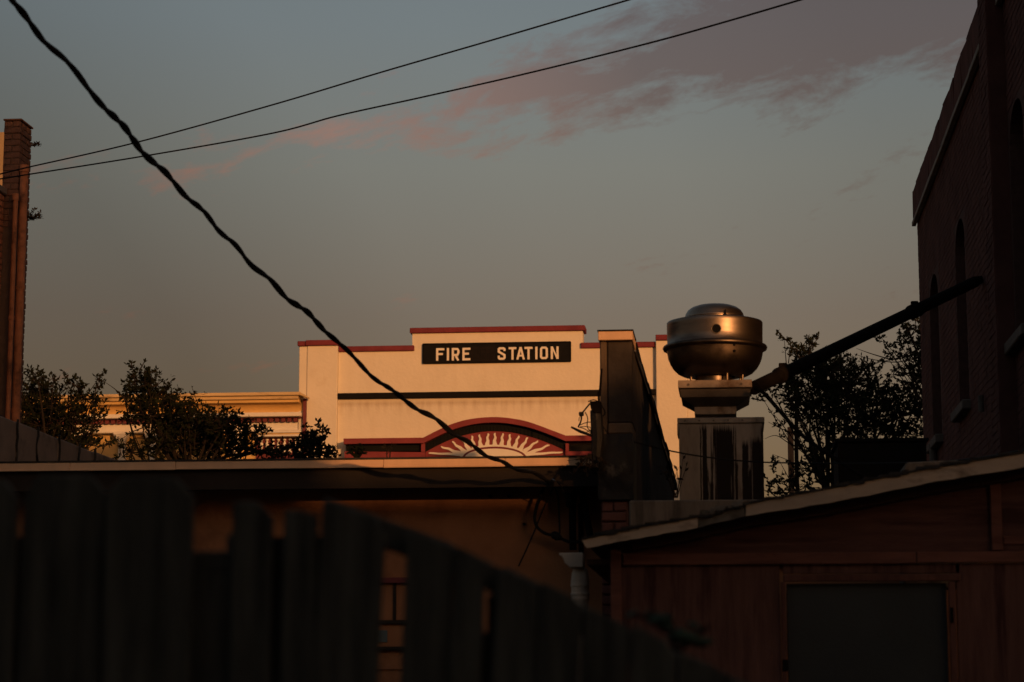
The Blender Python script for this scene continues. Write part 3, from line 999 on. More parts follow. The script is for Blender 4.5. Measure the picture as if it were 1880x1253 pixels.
# receding wall
WX = dx1
yend = PX(1238, 885, WX).y
MB().box(dx0 + .02, WX - .004, DY + .61, yend, 0, dz1 - .02).build('wall', 'pier_stucco', pr_)
# coping: pale front, dark weathered long side in uneven lengths
c0, c1 = P(1098, 615, DY - .03).x, P(1161.5, 615, DY - .03).x
ct = P(1130, 608.5, DY - .03).z
MB().box(c0, c1, DY - .03, DY + .5, dz1 + .002, ct).build('coping', 'gutter_paint', pr_, bevel=.004)
MB().box(c0 - .006, c1 + .006, DY - .036, DY + .5, ct + .001, ct + .012).build('cap_flashing', 'dark_pipe', pr_, bevel=.002)
yc = DY + .505
k = 0
while yc < yend - .1:
    L = 1.2
    dzz = rnd.uniform(-.015, .012)
    mb = MB()
    jbox(mb, c0 - .004, c1 + .012 + rnd.uniform(-.006, .006), yc + .003, yc + L, dz1 - .012 + dzz, ct + .012 + dzz, .006)
    mb.build('coping', 'dark_pipe', pr_, bevel=.006)
    yc += L
    k += 1
fl = [Vector((WX + .012 + rnd.uniform(-.003, .004), DY + .4 + q * .6, dz1 - .01 + rnd.uniform(-.012, .012))) for q in range(int((yend - DY) / .6))]
MB().tube(fl, 0.008, 6).build('flashing_edge', 'bare_wire', pr_, smooth=True)

# bracket with loose wiring on the pier
JY = DY - .06
jz = lambda a, b, Y=JY: P(940 + a / 4.475, 720 + b / 4.475, Y)
jb = thing('wiring_bracket', 'black insulator bracket with loose tangled wires on the left edge of the dark pier', 'electrical fitting', jz(690, 200))
A, B = jz(640, 82), jz(735, 152)
MB().prism([(A.x, A.z), (B.x, A.z), (B.x, jz(0, 190).z), (jz(672, 0).x, jz(0, 190).z), (jz(650, 0).x, jz(0, 150).z)], JY - .05, JY + .05).build('bracket_head', 'dark_pipe', jb, bevel=.008)
MB().tube([jz(712, 0), jz(714, 85)], .009, 8).build('upright_pin', 'dark_pipe', jb)
MB().tube([jz(735, -190), jz(728, -60), jz(718, 30)], .010, 6).build('upright_rod', 'dark_pipe', jb)
MB().tube([jz(690, 150), jz(705, 380), jz(690, 620)], [.045, .05, .03], 8).build('bracket_arm', 'tar', jb, smooth=True)
for pts, r_ in (([(640, 95), (600, 145), (575, 182), (566, 240), (545, 285)], .007), ([(600, 165), (622, 215), (620, 290), (672, 350)], .004),
                ([(555, 272), (620, 250), (690, 247)], .0035), ([(540, 287), (600, 305), (665, 352)], .0035), ([(560, 285), (640, 290), (650, 340)], .003),
                ([(735, 110), (765, 170), (745, 200)], .005), ([(625, 80), (670, 65), (710, 80)], .004), ([(720, 250), (760, 300), (775, 330)], .005),
                ([(600, 340), (640, 315), (680, 300)], .003), ([(562, 200), (552, 215), (550, 240)], .003)):
    MB().tube(smooth_path([jz(*p) for p in pts], 6), r_, 6).build('loose_wire', 'rubber', jb, smooth=True)
MB().tube([jz(486, 288), jz(560, 325), jz(662, 362)], [.008, .012, .011], 6).build('dead_rod', 'rubber', jb)
a = jz(570, 182)
MB().box(a.x - .018, a.x + .018, a.y - .02, a.y + .02, a.z - .014, a.z + .016).build('connector', 'rubber', jb, bevel=.005)
weed('dead vine hanging off the gutter end at the dark pier', jz(655, 500), .26, 22, 8, spread=.8, m='bark', lean=(-.25, 0, -.75))
weed('small wispy weed in the gap left of the metal duct', P(1241, 912, 17.2), .42, 8, 12, spread=.25, m='bark')
weed('leafy weed on the annex roof below the red canopy end', P(655, 838, 17.3), .12, 26, 15, spread=.9, m='leaf_dark')
weed('thin lone weed stalk on the annex roof in front of the canopy', P(711, 838, 17.3), .18, 3, 16, spread=.1, m='bark')

# ------------------------------------------------------------------ KITCHEN BUILDING, its roof curb, duct and fan
KY = 16.0
kb = thing('kitchen_block', 'low flat-roofed block under the metal duct with stained grey curb along its roof edge', 'building', (0.9, KY + 5, 0))
MB().box(dx1 + .01, 2.55, KY + .1, 28, 0, 2.60).build('wall', 'annex_wall', kb)
MB().box(dx1 + .01, 2.55, KY + .18, 28, 2.604, 2.70).build('roof', 'roofing', kb)
u0, u1, u2 = P(1155, 940, KY), P(1400, 940, KY), P(1400, 917, KY)
MB().box(u0.x, u1.x + .3, KY, KY + .16, 2.4, u2.z).build('roof_curb', 'curb_concrete', kb, bevel=.01)

DXC = 18.0
S = lambda py, px=1325: P(px, py, DXC).z
H = lambda px, py=840: P(px, py, DXC).x
dcx = (H(1247) + H(1402)) / 2
dhw = (H(1402) - H(1247)) / 2
du = thing('exhaust_duct', 'square galvanised duct stack streaked with black grease, below the rooftop fan', 'duct', (dcx, DXC + dhw, 2.70))
MB().box(dcx - dhw, dcx + dhw, DXC, DXC + 2 * dhw, 2.70, S(778)).build('casing', 'galvanised_stained', du, bevel=.006)
cw = .012
MB().box(dcx - dhw - cw, dcx + dhw + cw, DXC - cw, DXC + 2 * dhw + cw, S(778) + .002, S(767)).build('cap_flange', 'galvanised', du, bevel=.005)
MB().box(dcx - dhw - .014, dcx - dhw - .001, DXC - .006, DXC + .3, S(798), S(778)).build('bent_flap', 'galvanised', du, bevel=.002)
nt = MATS['galvanised_stained'].node_tree
bs = nt.nodes['Principled BSDF']
src_ = bs.inputs['Base Color'].links[0].from_socket
tc2 = nt.nodes.new('ShaderNodeTexCoord')
sp2 = nt.nodes.new('ShaderNodeSeparateXYZ')
nt.links.new(tc2.outputs['Object'], sp2.inputs[0])
def noise_at(sx, sz, det=6):
    mp_ = nt.nodes.new('ShaderNodeMapping')
    mp_.inputs['Scale'].default_value = (sx, 1.0, sz)
    nt.links.new(tc2.outputs['Object'], mp_.inputs[0])
    n_ = nt.nodes.new('ShaderNodeTexNoise')
    n_.inputs['Scale'].default_value = 1.0
    n_.inputs['Detail'].default_value = det
    n_.inputs['Roughness'].default_value = 0.65
    nt.links.new(mp_.outputs[0], n_.inputs['Vector'])
    return nm('SUBTRACT', n_.outputs[0], 0.5)
wob = noise_at(14.0, 5.0)            # wandering edge
drip = noise_at(70.0, 2.2)           # thin running drips
xw = nm('ADD', sp2.outputs[0], nm('MULTIPLY', wob, 0.030))
acc_ = None
for (c_, w_, zt_, gain) in ((1329, 22, 781, 1.0), (1294.5, 5.5, 778, .9), (1369, 6.5, 808, 1.0), (1391, 13, 802, 1.0), (1306, 4.5, 880, .9), (1377, 4, 855, .8), (1352, 3, 845, .7), (1400, 3, 778, .6), (1286.5, 1.6, 778, .6)):
    cx_, hw_ = H(c_) - dcx, (H(c_ + w_) - H(c_))
    a_ = nm('SUBTRACT', 1.0, nm('DIVIDE', nm('ABSOLUTE', nm('SUBTRACT', xw, cx_)), hw_))
    a_ = nm('MULTIPLY', nm('ADD', nm('MULTIPLY', a_, 1.0), nm('MULTIPLY', drip, 1.5)), gain)
    tp = nm('DIVIDE', nm('ADD', nm('SUBTRACT', S(zt_) - 2.70, sp2.outputs[2]), nm('MULTIPLY', drip, 0.14)), 0.05, True)
    v_ = nm('MULTIPLY', nm('MULTIPLY', a_, 4.5, True), tp)
    acc_ = v_ if acc_ is None else nm('MAXIMUM', acc_, v_)
mx2 = nt.nodes.new('ShaderNodeMix')
mx2.data_type = 'RGBA'
nt.links.new(acc_, mx2.inputs[0])
nt.links.new(src_, mx2.inputs[6])
mx2.inputs[7].default_value = (0.020, 0.014, 0.011, 1)
nt.links.new(mx2.outputs[2], bs.inputs['Base Color'])
MB().box(dcx - dhw * .12, dcx - dhw * .115, DXC - .006, DXC - .0005, 2.75, S(779)).build('seam', 'dull_metal', du)
for i in range(6):
    bx_ = dcx - dhw + .05 + i * (2 * dhw - .1) / 5
    MB().tube([(bx_, DXC - cw - .006, S(772.5)), (bx_, DXC - cw - .0005, S(772.5))], .008, 8).build('bolt', 'dull_metal', du)

fcx, fcy = H(1312, 640), DXC + dhw
mpp = (H(1412, 640) - H(1312, 640)) / 100 * (fcy / DXC)
fcx = P(1312.5, 640, fcy).x
FZ2 = lambda py: P(1312, py, fcy).z
fn = thing('exhaust_fan', 'round spun-metal upblast exhaust fan on top of the grease-streaked duct', 'exhaust fan', (fcx, fcy, FZ2(766)))
# curb adapter: waist, flared frustum, plate
w0, w1 = 38 * mpp, 64 * mpp
def sq(cx, cy, hw, z):
    return [(cx - hw, cy - hw, z), (cx + hw, cy - hw, z), (cx + hw, cy + hw, z), (cx - hw, cy + hw, z)]
pxc = P(1313.5, 730, fcy).x
mb = MB()
lev = [sq(pxc, fcy, w0, FZ2(766) + .004), sq(pxc, fcy, w0, FZ2(752)), sq(pxc, fcy, w1 - .01, FZ2(737)), sq(pxc, fcy, w1, FZ2(723))]
vs = sum(lev, [])
mb.add(vs[:8], [(i, (i + 1) % 4, (i + 1) % 4 + 4, i + 4) for i in range(4)])
mb.build('waist', 'galvanised_bright', fn)
mb = MB()
mb.add(vs[4:], [(a + i, a + (i + 1) % 4, a + (i + 1) % 4 + 4, a + i + 4) for a in (0, 4) for i in range(4)])
mb.build('curb_adapter', 'dull_metal', fn)
MB().box(pxc - w1 - .012, pxc + w1 + .012, fcy - w1 - .012, fcy + w1 + .012, FZ2(721), FZ2(707)).build('base_plate', 'galvanised_bright', fn, bevel=.004)
for s in (-.75, .74):
    bx_ = pxc + w1 * s
    MB().tube([(bx_, fcy - w1 - .020, FZ2(715)), (bx_, fcy - w1 - .0125, FZ2(715))], .010, 10).build('bolt', 'dull_metal', fn)
MB().lathe([(34 * mpp, FZ2(690)), (34 * mpp, FZ2(707) + .001)], pxc - .012, fcy, 48).build('neck', 'spun_metal', fn, smooth=True)
for ax_, ay_ in ((-44, -22), (22, -44), (46, 20), (-20, 46), (50, -18)):
    MB().tube([(pxc + ax_ * mpp, fcy + ay_ * mpp, FZ2(688)), (pxc + ax_ * mpp, fcy + ay_ * mpp, FZ2(707) + .001)], 2.0 * mpp, 8).build('post', 'lid_metal', fn, smooth=True)
bowl = [(95, 637), (96.5, 640), (95, 643.5), (89, 645.5), (87.5, 652), (86, 660), (82.5, 669), (77, 678), (69, 686), (60, 690.5), (50, 692.5), (36, 693)]
MB().lathe([(r_ * mpp, FZ2(y)) for r_, y in bowl], fcx, fcy, 96).build('bowl', 'bowl_metal', fn, smooth=True, angle=50)
shell = [(50, 590), (84, 592), (87.5, 593), (88.5, 594.5), (88.3, 600), (88, 620), (88, 634), (90, 636), (94.5, 636.6)]
shb = MB().lathe([(r_ * mpp, FZ2(y)) for r_, y in shell], fcx, fcy, 96).build('shroud', 'spun_metal', fn, smooth=True, angle=50)
dome = [(0.01, 560), (18, 560.4), (32, 562.5), (42, 566), (49, 571), (53, 577), (54.5, 582), (55.5, 583.5), (55.5, 585), (54, 586), (54, 592)]
MB().lathe([(r_ * mpp, FZ2(y)) for r_, y in dome], fcx, fcy, 72).build('dome', 'lid_metal', fn, smooth=True, angle=50)
# round dark hole in the shroud
hx = P(1315.5, 605, fcy).x
hr = 8.3 * mpp
mb = MB()
n = 28
ring, mid = [], []
for k in range(n):
    a = 2 * math.pi * k / n
    X_ = hx + hr * math.cos(a)
    Z_ = FZ2(605 + 13) + hr * math.sin(a) - .0
    Yf = fcy - math.sqrt((88.25 * mpp) ** 2 - (X_ - fcx) ** 2) - .004
    ring.append((X_, Yf, Z_))
ctr = (hx, fcy - 88.25 * mpp - .004, FZ2(618))
mb.add(ring + [ctr], [(k, (k + 1) % n, n) for k in range(n)])
mb.build('drain_hole', 'dark_box', shb)
mb = MB()
mb.tube(ring + [ring[0]], .003, 6, cap=False)
mb.build('hole_rim', 'dull_metal', shb, smooth=True)
# latch, rivets
lx = P(1332, 583, fcy).x
ly_ = fcy - math.sqrt((55 * mpp) ** 2 - (lx - fcx) ** 2) - .01
MB().prism([(lx - 3.2 * mpp, FZ2(592)), (lx + 3.2 * mpp, FZ2(592)), (lx + 1.2 * mpp, FZ2(582)), (lx - 1.2 * mpp, FZ2(582))], ly_ - .012, ly_).build('latch', 'dark_box', fn)
MB().tube([(lx, ly_ - .006, FZ2(582)), (lx, ly_ - .006, FZ2(578))], 1.2 * mpp, 8).build('latch_pin', 'dark_box', fn)
rx = P(1348, 640, fcy).x
for py, rr_ in ((646, 88.5), (657, 87.5)):
    ry = fcy - math.sqrt((rr_ * mpp) ** 2 - (rx - fcx) ** 2)
    MB().lathe([(.001, FZ2(py) + .012), (.011, FZ2(py) + .006), (.012, FZ2(py)), (.010, FZ2(py) - .008), (.001, FZ2(py) - .012)], rx, ry, 10).build('rivet', 'dark_box', fn, smooth=True)

# ------------------------------------------------------------------ dark rooftop unit and metal cover
RY = 17.2
A, B = P(1538, 806, RY), P(1700, 806, RY)
ru = thing('rooftop_unit', 'black boxy rooftop unit beside the dark brick wall', 'rooftop unit', ((A.x + B.x) / 2, RY + .4, 2.7))
MB().box(A.x, B.x, RY, RY + .8, 2.75, A.z - .03).build('casing', 'dark_box', ru, bevel=.008)
MB().box(A.x - .02, B.x + .02, RY - .02, RY + .82, A.z - .028, A.z).build('lid', 'dark_box', ru, bevel=.006)
for s in (A.x + .05, B.x - .05):
    MB().box(s - .04, s + .04, RY, RY + .8, 2.70, 2.748).build('foot', 'dark_pipe', ru)
for a in (A.x, B.x - .04):
    MB().box(a, a + .04, RY - .012, RY - .001, 2.78, A.z - .035).build('corner_trim', 'dark_pipe', ru)
SY = 15.2
c = [P(1655, 869, SY), P(1664, 849, SY), P(1790, 843, SY), P(1790, 869, SY)]
mb = MB().prism([(v.x, v.z) for v in c], SY, SY + .5)
mb.box(c[0].x, c[2].x, SY + .02, SY + .48, 2.2, c[0].z - .001)
tag(mb.build('metal_cover', 'curb_concrete', origin=(c[0].x, SY, c[0].z), bevel=.01), 'dull grey sheet metal cover lying along the brick wall foot', 'metal cover')

# ------------------------------------------------------------------ DARK BRICK HALL on the right
HX = 2.6
far = PX(1690, 600, HX)
hy0, hy1 = 14.9, far.y
bh = thing('brick_hall', 'tall dark brick hall with slit windows and pale string line receding at right', 'building', (HX + 4, 24, 0))
htop = PX(1740, 190, HX).z
zc = htop - 0.40
wins = []
for xa_, xb_, yt, yb in ((1708, 1724, 520, 838), (1758, 1776, 408, 780), (1866, 1892, 182, 655)):
    ya, yb_ = PX(xb_, 600, HX).y, PX(xa_, 600, HX).y
    wins.append((ya, yb_))
wz0, wz1 = 4.62, 6.80
ys = sorted(wins)
mb = MB()
cur = hy0
for ya, yb_ in ys:
    mb.box(HX, HX + .38, cur, ya, 0, zc)
    mb.box(HX, HX + .38, ya + .0005, yb_ - .0005, 0, wz0)
    # arch head
    n = 10
    half = (yb_ - ya) / 2
    arc = [((ya + yb_) / 2 - half * math.cos(math.pi * k / n), wz1 - half * .6 + half * .6 * math.sin(math.pi * k / n)) for k in range(n + 1)]
    poly = [(yb_ - .0005, zc), (ya + .0005, zc)] + [(min(max(y, ya + .0005), yb_ - .0005), z_) for y, z_ in arc]
    mb.prismx(poly, HX, HX + .38)
    cur = yb_
mb.box(HX, HX + .38, cur, hy1, 0, zc)
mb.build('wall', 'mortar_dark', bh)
MB().box(HX + .384, HX + 9, hy0, hy1 - .01, 0, htop - .55).build('inner_block', 'mortar_dark', bh)
for ya, yb_ in ys:
    w = MB().box(HX + .20, HX + .23, ya + .04, yb_ - .04, wz0 + .06, wz1 - .05).build('window', 'dark_glass', bh)
    for a, b in ((ya + .001, ya + .038), (yb_ - .038, yb_ - .001), ((ya + yb_) / 2 - .02, (ya + yb_) / 2 + .02)):
        MB().box(HX + .185, HX + .24, a, b, wz0 + .05, wz1 - .1).build('frame', 'dark_box', w)
    mb = MB()
    jbox(mb, HX - .10, HX + .2, ya - .12, yb_ + .12, wz0 - .06, wz0 + .045, .004)
    mb.build('sill', 'dark_stone', w, bevel=.01)
# brickwork: fine relief over the long wall
mb = MB()
z = 2.9
k = 0
rr = random.Random(11)
pil = (PX(1850, 300, HX).y, PX(1800, 60, HX).y)
while z < zc - .01:
    y = hy0 + (.105 if k % 2 else 0)
    while y < hy1 + .02:
        y1 = min(y + .203, hy1 + .006 + rr.uniform(-.004, .012))
        inwin = any(y < b - .0 and y1 > a and wz0 - .06 < z < wz1 + .0 for a, b in ys)
        if not inwin and y1 - y > .03:
            d = rr.uniform(.002, .006)
            mb.box(HX - d, HX + .002, y, y1, z - .032, z + .032)
        y += .214
    z += .0762
    k += 1
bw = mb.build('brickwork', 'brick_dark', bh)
bw['kind'] = 'stuff'
# corbelled parapet with ragged top, in courses
yq = hy0
k = 0
while yq < hy1 + .05:
    L = rnd.uniform(.35, .8)
    e = min(yq + L, hy1 + .07)
    d = rnd.uniform(-.012, .012)
    mb = MB()
    jbox(mb, HX - .05 + d * .3, HX + .40, yq + .002, e, zc + .003, htop + d, .008)
    mb.build('parapet_block', 'brick_dark', bh, bevel=.006)
    yq = e
    if e >= hy1 + .06:
        break
# pale string line
zs = PX(1740, 262, HX).z
yq = hy0
while yq < hy1:
    e = min(yq + 1.6, hy1 + .05)
    mb = MB()
    jbox(mb, HX - .075, HX - .0175, yq + .003, e, zs - .06, zs, .004)
    mb.build('string_line', 'pale_stone', bh, bevel=.005)
    yq = e
# tall pier breaking the parapet
py0, py1 = PX(1852, 300, HX).y, PX(1797, 60, HX - .16).y
mb = MB()
jbox(mb, HX - .16, HX + .6, py0, py1, 0, 10.6, .004)
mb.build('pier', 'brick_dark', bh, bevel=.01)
z = 3.0
k = 0
mb = MB()
while z < 10.4:
    ya = py0 + .004
    while ya < py1 - .03:
        L = .10 if (k % 2 and ya < py0 + .05) else .203
        e = min(ya + L, py1 - .002)
        mb.box(HX - .16 - rr.uniform(.003, .008), HX - .158, ya, e, z - .032, z + .032)
        ya += L + .011
    z += .0762
    k += 1
o = mb.build('pier_brickwork', 'brick_dark', bh)
o['kind'] = 'stuff'
MB().box(HX, HX + .6, hy0, py0 - .002, htop + .03, 10.5).build('upper_wall', 'brick_dark', bh)
A = PX(1810, 735, HX)
MB().tube([(HX - .05, A.y, A.z + .05), (HX - .05, A.y, A.z - .12)], .03, 8).build('wall_vent', 'dark_stone', bh, smooth=True)
A = PX(1722, 830, HX)
MB().tube([(HX - .06, A.y, A.z + .10), (HX - .06, A.y, A.z - .12)], .05, 8).build('downpipe_shoe', 'dark_stone', bh, smooth=True)

# ------------------------------------------------------------------ slanted flue pipe
p0, p1 = P(1384, 713, 18.15), PX(1800, 513, HX - .02)
p1 = Vector((p1.x, p1.y, p1.z))
fl = thing('slanted_pipe', 'thick black pipe slanting up from the duct to the dark brick hall', 'pipe', p0)
MB().tube([p0, p0.lerp(p1, .5), p0.lerp(p1, .97)], .058, 18).build('pipe', 'dark_pipe', fl, smooth=True)
dirp = (p1 - p0).normalized()
for f_ in (.105, .66):
    c = p0.lerp(p1, f_)
    mb = MB()
    mb.tube([c - dirp * .10, c - dirp * .085, c + dirp * .085, c + dirp * .10], [.060, .072, .072, .060], 18)
    cp = mb.build('coupling', 'dark_pipe', fl, smooth=True)
    t_ = c + Vector((0, 0, .072))
    MB().box(t_.x - .035, t_.x + .035, t_.y - .02, t_.y + .02, t_.z - .015, t_.z + .022).build('clamp_lug', 'dark_pipe', cp, bevel=.006)
c = p0.lerp(p1, .97)
mb = MB()
mb.tube([c - dirp * .05, c + dirp * .02, c + dirp * .30], [.06, .055, .018], 12)
mb.build('flattened_end', 'dark_pipe', fl, smooth=True)
b_ = c + Vector((-.03, -.06, .0))
MB().lathe([(.001, b_.z + .025), (.03, b_.z + .012), (.032, b_.z - .01), (.001, b_.z - .02)], b_.x, b_.y, 12).build('end_bolt', 'pale_stone', fl, smooth=True)

thin = MB().tube(smooth_path([P(1385, 712, 17.9), P(1402, 722, 17.9), P(1430, 753, 17.7), P(1465, 792, 17.5), P(1500, 820, 17.3), P(1545, 850, 17.0), P(1592, 880, 16.7), P(1640, 905, 16.6)], 6), .016, 8)
tag(thin.build('conduit', 'dark_pipe', origin=P(1592, 880, 16.7), smooth=True), 'thin bent conduit drooping from the fan base to the roof right of the duct', 'conduit')
thw = MB().tube(smooth_path([P(1165, 812, 16.5), P(1225, 827, 17), P(1300, 840, 17.2), P(1400, 849, 17.1), P(1560, 851, 16.4), P(1700, 849, 15.6), P(1790, 842, 15.0), P(1870, 828, 14.5)], 6), .0065, 6)
tag(thw.build('thin_wire', 'rubber', origin=P(1225, 827, 17), smooth=True), 'thin black wire strung level across the duct face', 'wire')

# ------------------------------------------------------------------ SHED
SHY = 12.0
sp_ = lambda px, py, Y=SHY: P(px, py, Y)
sh = thing('shed', 'dark red plywood shed with pale sloping roof edge and grey door', 'shed', (0.8, SHY + 1.5, 0))
pxA = [(1068, 992), (1160, 972), (1281, 951), (1368, 927), (1523, 898), (1706, 862), (1880, 832), (2150, 786)]
bot = [(1077, 1006), (1160, 991), (1281, 969), (1368, 948), (1523, 924), (1706, 887), (1880, 858), (2150, 812)]
fy = SHY - .22
def fseg(i0, i1, m, name, y0=fy):
    top = [sp_(*p, fy) for p in pxA[i0:i1 + 1]]
    bo = [sp_(*p, fy) for p in bot[i0:i1 + 1]]
    tt, bb = [], []
    for q in range(len(top) - 1):
        for s in range(8):
            w = (q * 8 + s)
            tt.append(top[q].lerp(top[q + 1], s / 8) + Vector((0, 0, rnd.uniform(-.002, .002))))
            bb.append(bo[q].lerp(bo[q + 1], s / 8) + Vector((0, 0, rnd.uniform(-.003, .003))))
    tt.append(top[-1])
    bb.append(bo[-1])
    if i0 > 0:
        tt[0] = tt[0] + Vector((.004, 0, 0))
        bb[0] = bb[0] + Vector((.004, 0, 0))
    return MB().strip([(v.x, v.z) for v in tt], [(v.x, v.z) for v in bb], y0, fy + .03).build(name, m, sh, smooth=False)
fseg(0, 2, 'shed_fascia', 'roof_fascia')
fseg(2, 3, 'torn_flashing', 'torn_flashing', fy + .01)
fseg(3, 7, 'shed_fascia', 'roof_fascia')
# roof sheets above, slightly thick with uneven edge
tt = [sp_(*p, fy) for p in pxA]
top2 = [(v.x, v.z + .012) for v in tt]
MB().strip(top2, [(v.x, v.z + .002) for v in tt], fy - .012, SHY + 3.0).build('roof', 'roofing', sh)
mb = MB()
for i in range(70):
    s = rnd.random()
    x_ = tt[0].x + (tt[-1].x - tt[0].x) * s
    for q in range(len(tt) - 1):
        if tt[q].x <= x_ <= tt[q + 1].x:
            z_ = tt[q].z + (tt[q + 1].z - tt[q].z) * (x_ - tt[q].x) / (tt[q + 1].x - tt[q].x)
    L = rnd.uniform(.03, .12)
    jbox(mb, x_, x_ + L, fy - .016, fy + .2, z_ + .013, z_ + .019 + rnd.random() * .006, .003)
mb.build('shingle_edge', 'roofing', sh)['kind'] = 'stuff'
# torn metal bits on roof
mb = MB()
for i in range(9):
    c = sp_(1285 + i * 10, 948 - i * 2.4, fy - .01)
    jbox(mb, c.x, c.x + rnd.uniform(.02, .05), c.y - .01, c.y + .12, c.z + .006, c.z + .018 + rnd.random() * .014, .006)
mb.build('torn_scraps', 'torn_flashing', sh)['kind'] = 'stuff'
# rake board below the fascia
topr = [(v.x, v.z - .001) for v in [sp_(*p, SHY - .06) for p in bot]]
tr = []
for (px_, py_) in bot:
    v = sp_(px_, py_, SHY - .06)
    tr.append((v.x, v.z + .004))
MB().strip(tr[1:], [(x_, z_ - .062) for x_, z_ in tr[1:]], SHY - .05, SHY - .012).build('rake_board', 'shed_soffit', sh, bevel=.004)
# wall sheet polygon
xl = sp_(1126, 1050).x
xr = sp_(2120, 1050).x
ztrim1, ztrim0 = sp_(1500, 1016).z, sp_(1500, 1037).z
upper = [(max(x_, xl), z_ - .01) for x_, z_ in tr if x_ > xl]
zl_ = tr[1][1] + (tr[0][1] - tr[1][1]) * (tr[1][0] - xl) / (tr[1][0] - tr[0][0]) - .01
poly = [(xl, ztrim1 + .001), (xr, ztrim1 + .001)] + [(min(x_, xr), z_) for x_, z_ in upper[::-1]] + [(xl, zl_)]
MB().prism(poly, SHY, SHY + .02).build('gable_panel', 'shed_ply_flat', sh)
def sbox(name, x0, x1, y0, y1, m, pr, par=None, dep=.0, bev=.004, zbot=None):
    A, B = sp_(x0, (y0 + y1) / 2), sp_(x1, (y0 + y1) / 2)
    zt_, zb2 = sp_((x0 + x1) / 2, y0).z, sp_((x0 + x1) / 2, y1).z
    if zbot is not None:
        zb2 = zbot
    return MB().box(A.x, B.x, SHY - pr, SHY + dep, zb2, zt_).build(name, m, par or sh, bevel=bev)
sbox('plywood_sheet', 1127, 1436, 1038, 1600, 'shed_ply', .0, dep=.02, bev=.002, zbot=.05)
sbox('plywood_sheet', 1763, 2118, 1034, 1600, 'shed_ply', .0, dep=.02, bev=.002, zbot=.05)
sbox('plywood_sheet', 1437.5, 1762, 1036, 1053, 'shed_ply', .0, dep=.02, bev=.002)
sbox('corner_post', 1123, 1143, 1010, 1600, 'shed_trim', .035, dep=-.001, zbot=.02)
sbox('trim_board', 1144, 1681, 1016, 1037, 'shed_trim', .028, dep=-.001)
sbox('trim_board', 1682.5, 2118, 1013, 1033, 'shed_trim', .028, dep=-.001)
sbox('trim_board', 1818, 1838, 880, 1011.5, 'shed_trim', .026, dep=-.001)
sbox('trim_board', 1842, 2000, 985, 1000, 'shed_trim', .010, dep=-.001)
# door
dr = sbox('door', 1449, 1746, 1071, 1600, 'door_grey', -.03, dep=.06, zbot=.05)
sbox('door_head', 1438, 1762, 1055, 1068, 'shed_frame', .022, dr, dep=.0)
sbox('door_jamb', 1438, 1447, 1068.6, 1600, 'shed_frame', .020, dr, zbot=.02)
sbox('door_jamb', 1748, 1761, 1068.6, 1600, 'shed_frame', .020, dr, zbot=.02)
for py in (1130, 1400):
    A = sp_(1747, py)
    MB().tube([(A.x, SHY - .026, A.z + .04), (A.x, SHY - .026, A.z - .04)], .008, 8).build('hinge', 'dark_pipe', dr, smooth=True)
A = sp_(1443, 1222)
MB().box(A.x - .02, A.x + .012, SHY - .035, SHY - .021, A.z - .03, A.z + .03).build('hasp', 'dark_pipe', dr, bevel=.004)
# side wall of the shed, set back
MB().box(xl, xl + .02, SHY + .022, SHY + 3, 0, zl_ - .05).build('side_wall', 'shed_ply', sh)
MB().box(tt[0].x + .01, xl - .002, SHY + .03, SHY + 2.9, tr[0][1] - .09, tr[0][1] - .06).build('eave_soffit', 'shed_soffit', sh)

# ------------------------------------------------------------------ turned porch post beside the shed
cpx = sp_(1056, 1060, 12.3)
U = 12.3 / 4073
cpz = lambda py: P(1056, py, 12.3).z
po = thing('porch_post', 'pale carved post top with flared capital, left of the shed eave', 'post', (cpx.x, 12.3, 0))
prof = [(27.5, 1017.5), (27.5, 1020.5), (24, 1021.5), (20, 1026), (18.5, 1033), (15.5, 1038), (12.5, 1040), (12.5, 1043)]
def sqlathe(prof, name, m, par, cx, cy):
    mb = MB()
    lv = [sq(cx, cy, hw * U, cpz(y)) for hw, y in prof]
    vs = sum(lv, [])
    n = len(lv)
    fs2 = [(a * 4 + i, a * 4 + (i + 1) % 4, (a + 1) * 4 + (i + 1) % 4, (a + 1) * 4 + i) for a in range(n - 1) for i in range(4)]
    fs2 += [(0, 1, 2, 3), tuple((n - 1) * 4 + i for i in range(4))]
    mb.add(vs, fs2)
    return mb.build(name, m, par, bevel=.002)
cap_px = [(1028, 1017.5), (1072, 1016.5), (1072, 1043), (1047, 1043.5), (1045, 1040), (1039, 1036), (1036.5, 1029), (1034, 1024), (1029, 1021)]
MB().prism([(P(a_, b_, 12.3).x, P(a_, b_, 12.3).z) for a_, b_ in cap_px], 12.22, 12.38).build('capital', 'white_post', po, bevel=.003)
cx2 = sp_(1065, 1060, 12.3).x
sh_ = [(11, 1044), (13.5, 1047), (13.5, 1050), (15, 1052), (16, 1062), (17, 1068), (16.5, 1072), (17.5, 1074), (17.5, 1077), (16, 1078), (16, 1088), (17.5, 1090), (17.5, 1093), (16, 1094), (16, 1098), (17, 1099.5), (16.5, 1103), (15, 1106), (15, 1400)]
MB().lathe([(hw * U, cpz(y)) for hw, y in sh_], cx2, 12.3, 28).build('turned_shaft', 'white_post', po, smooth=True, angle=35)

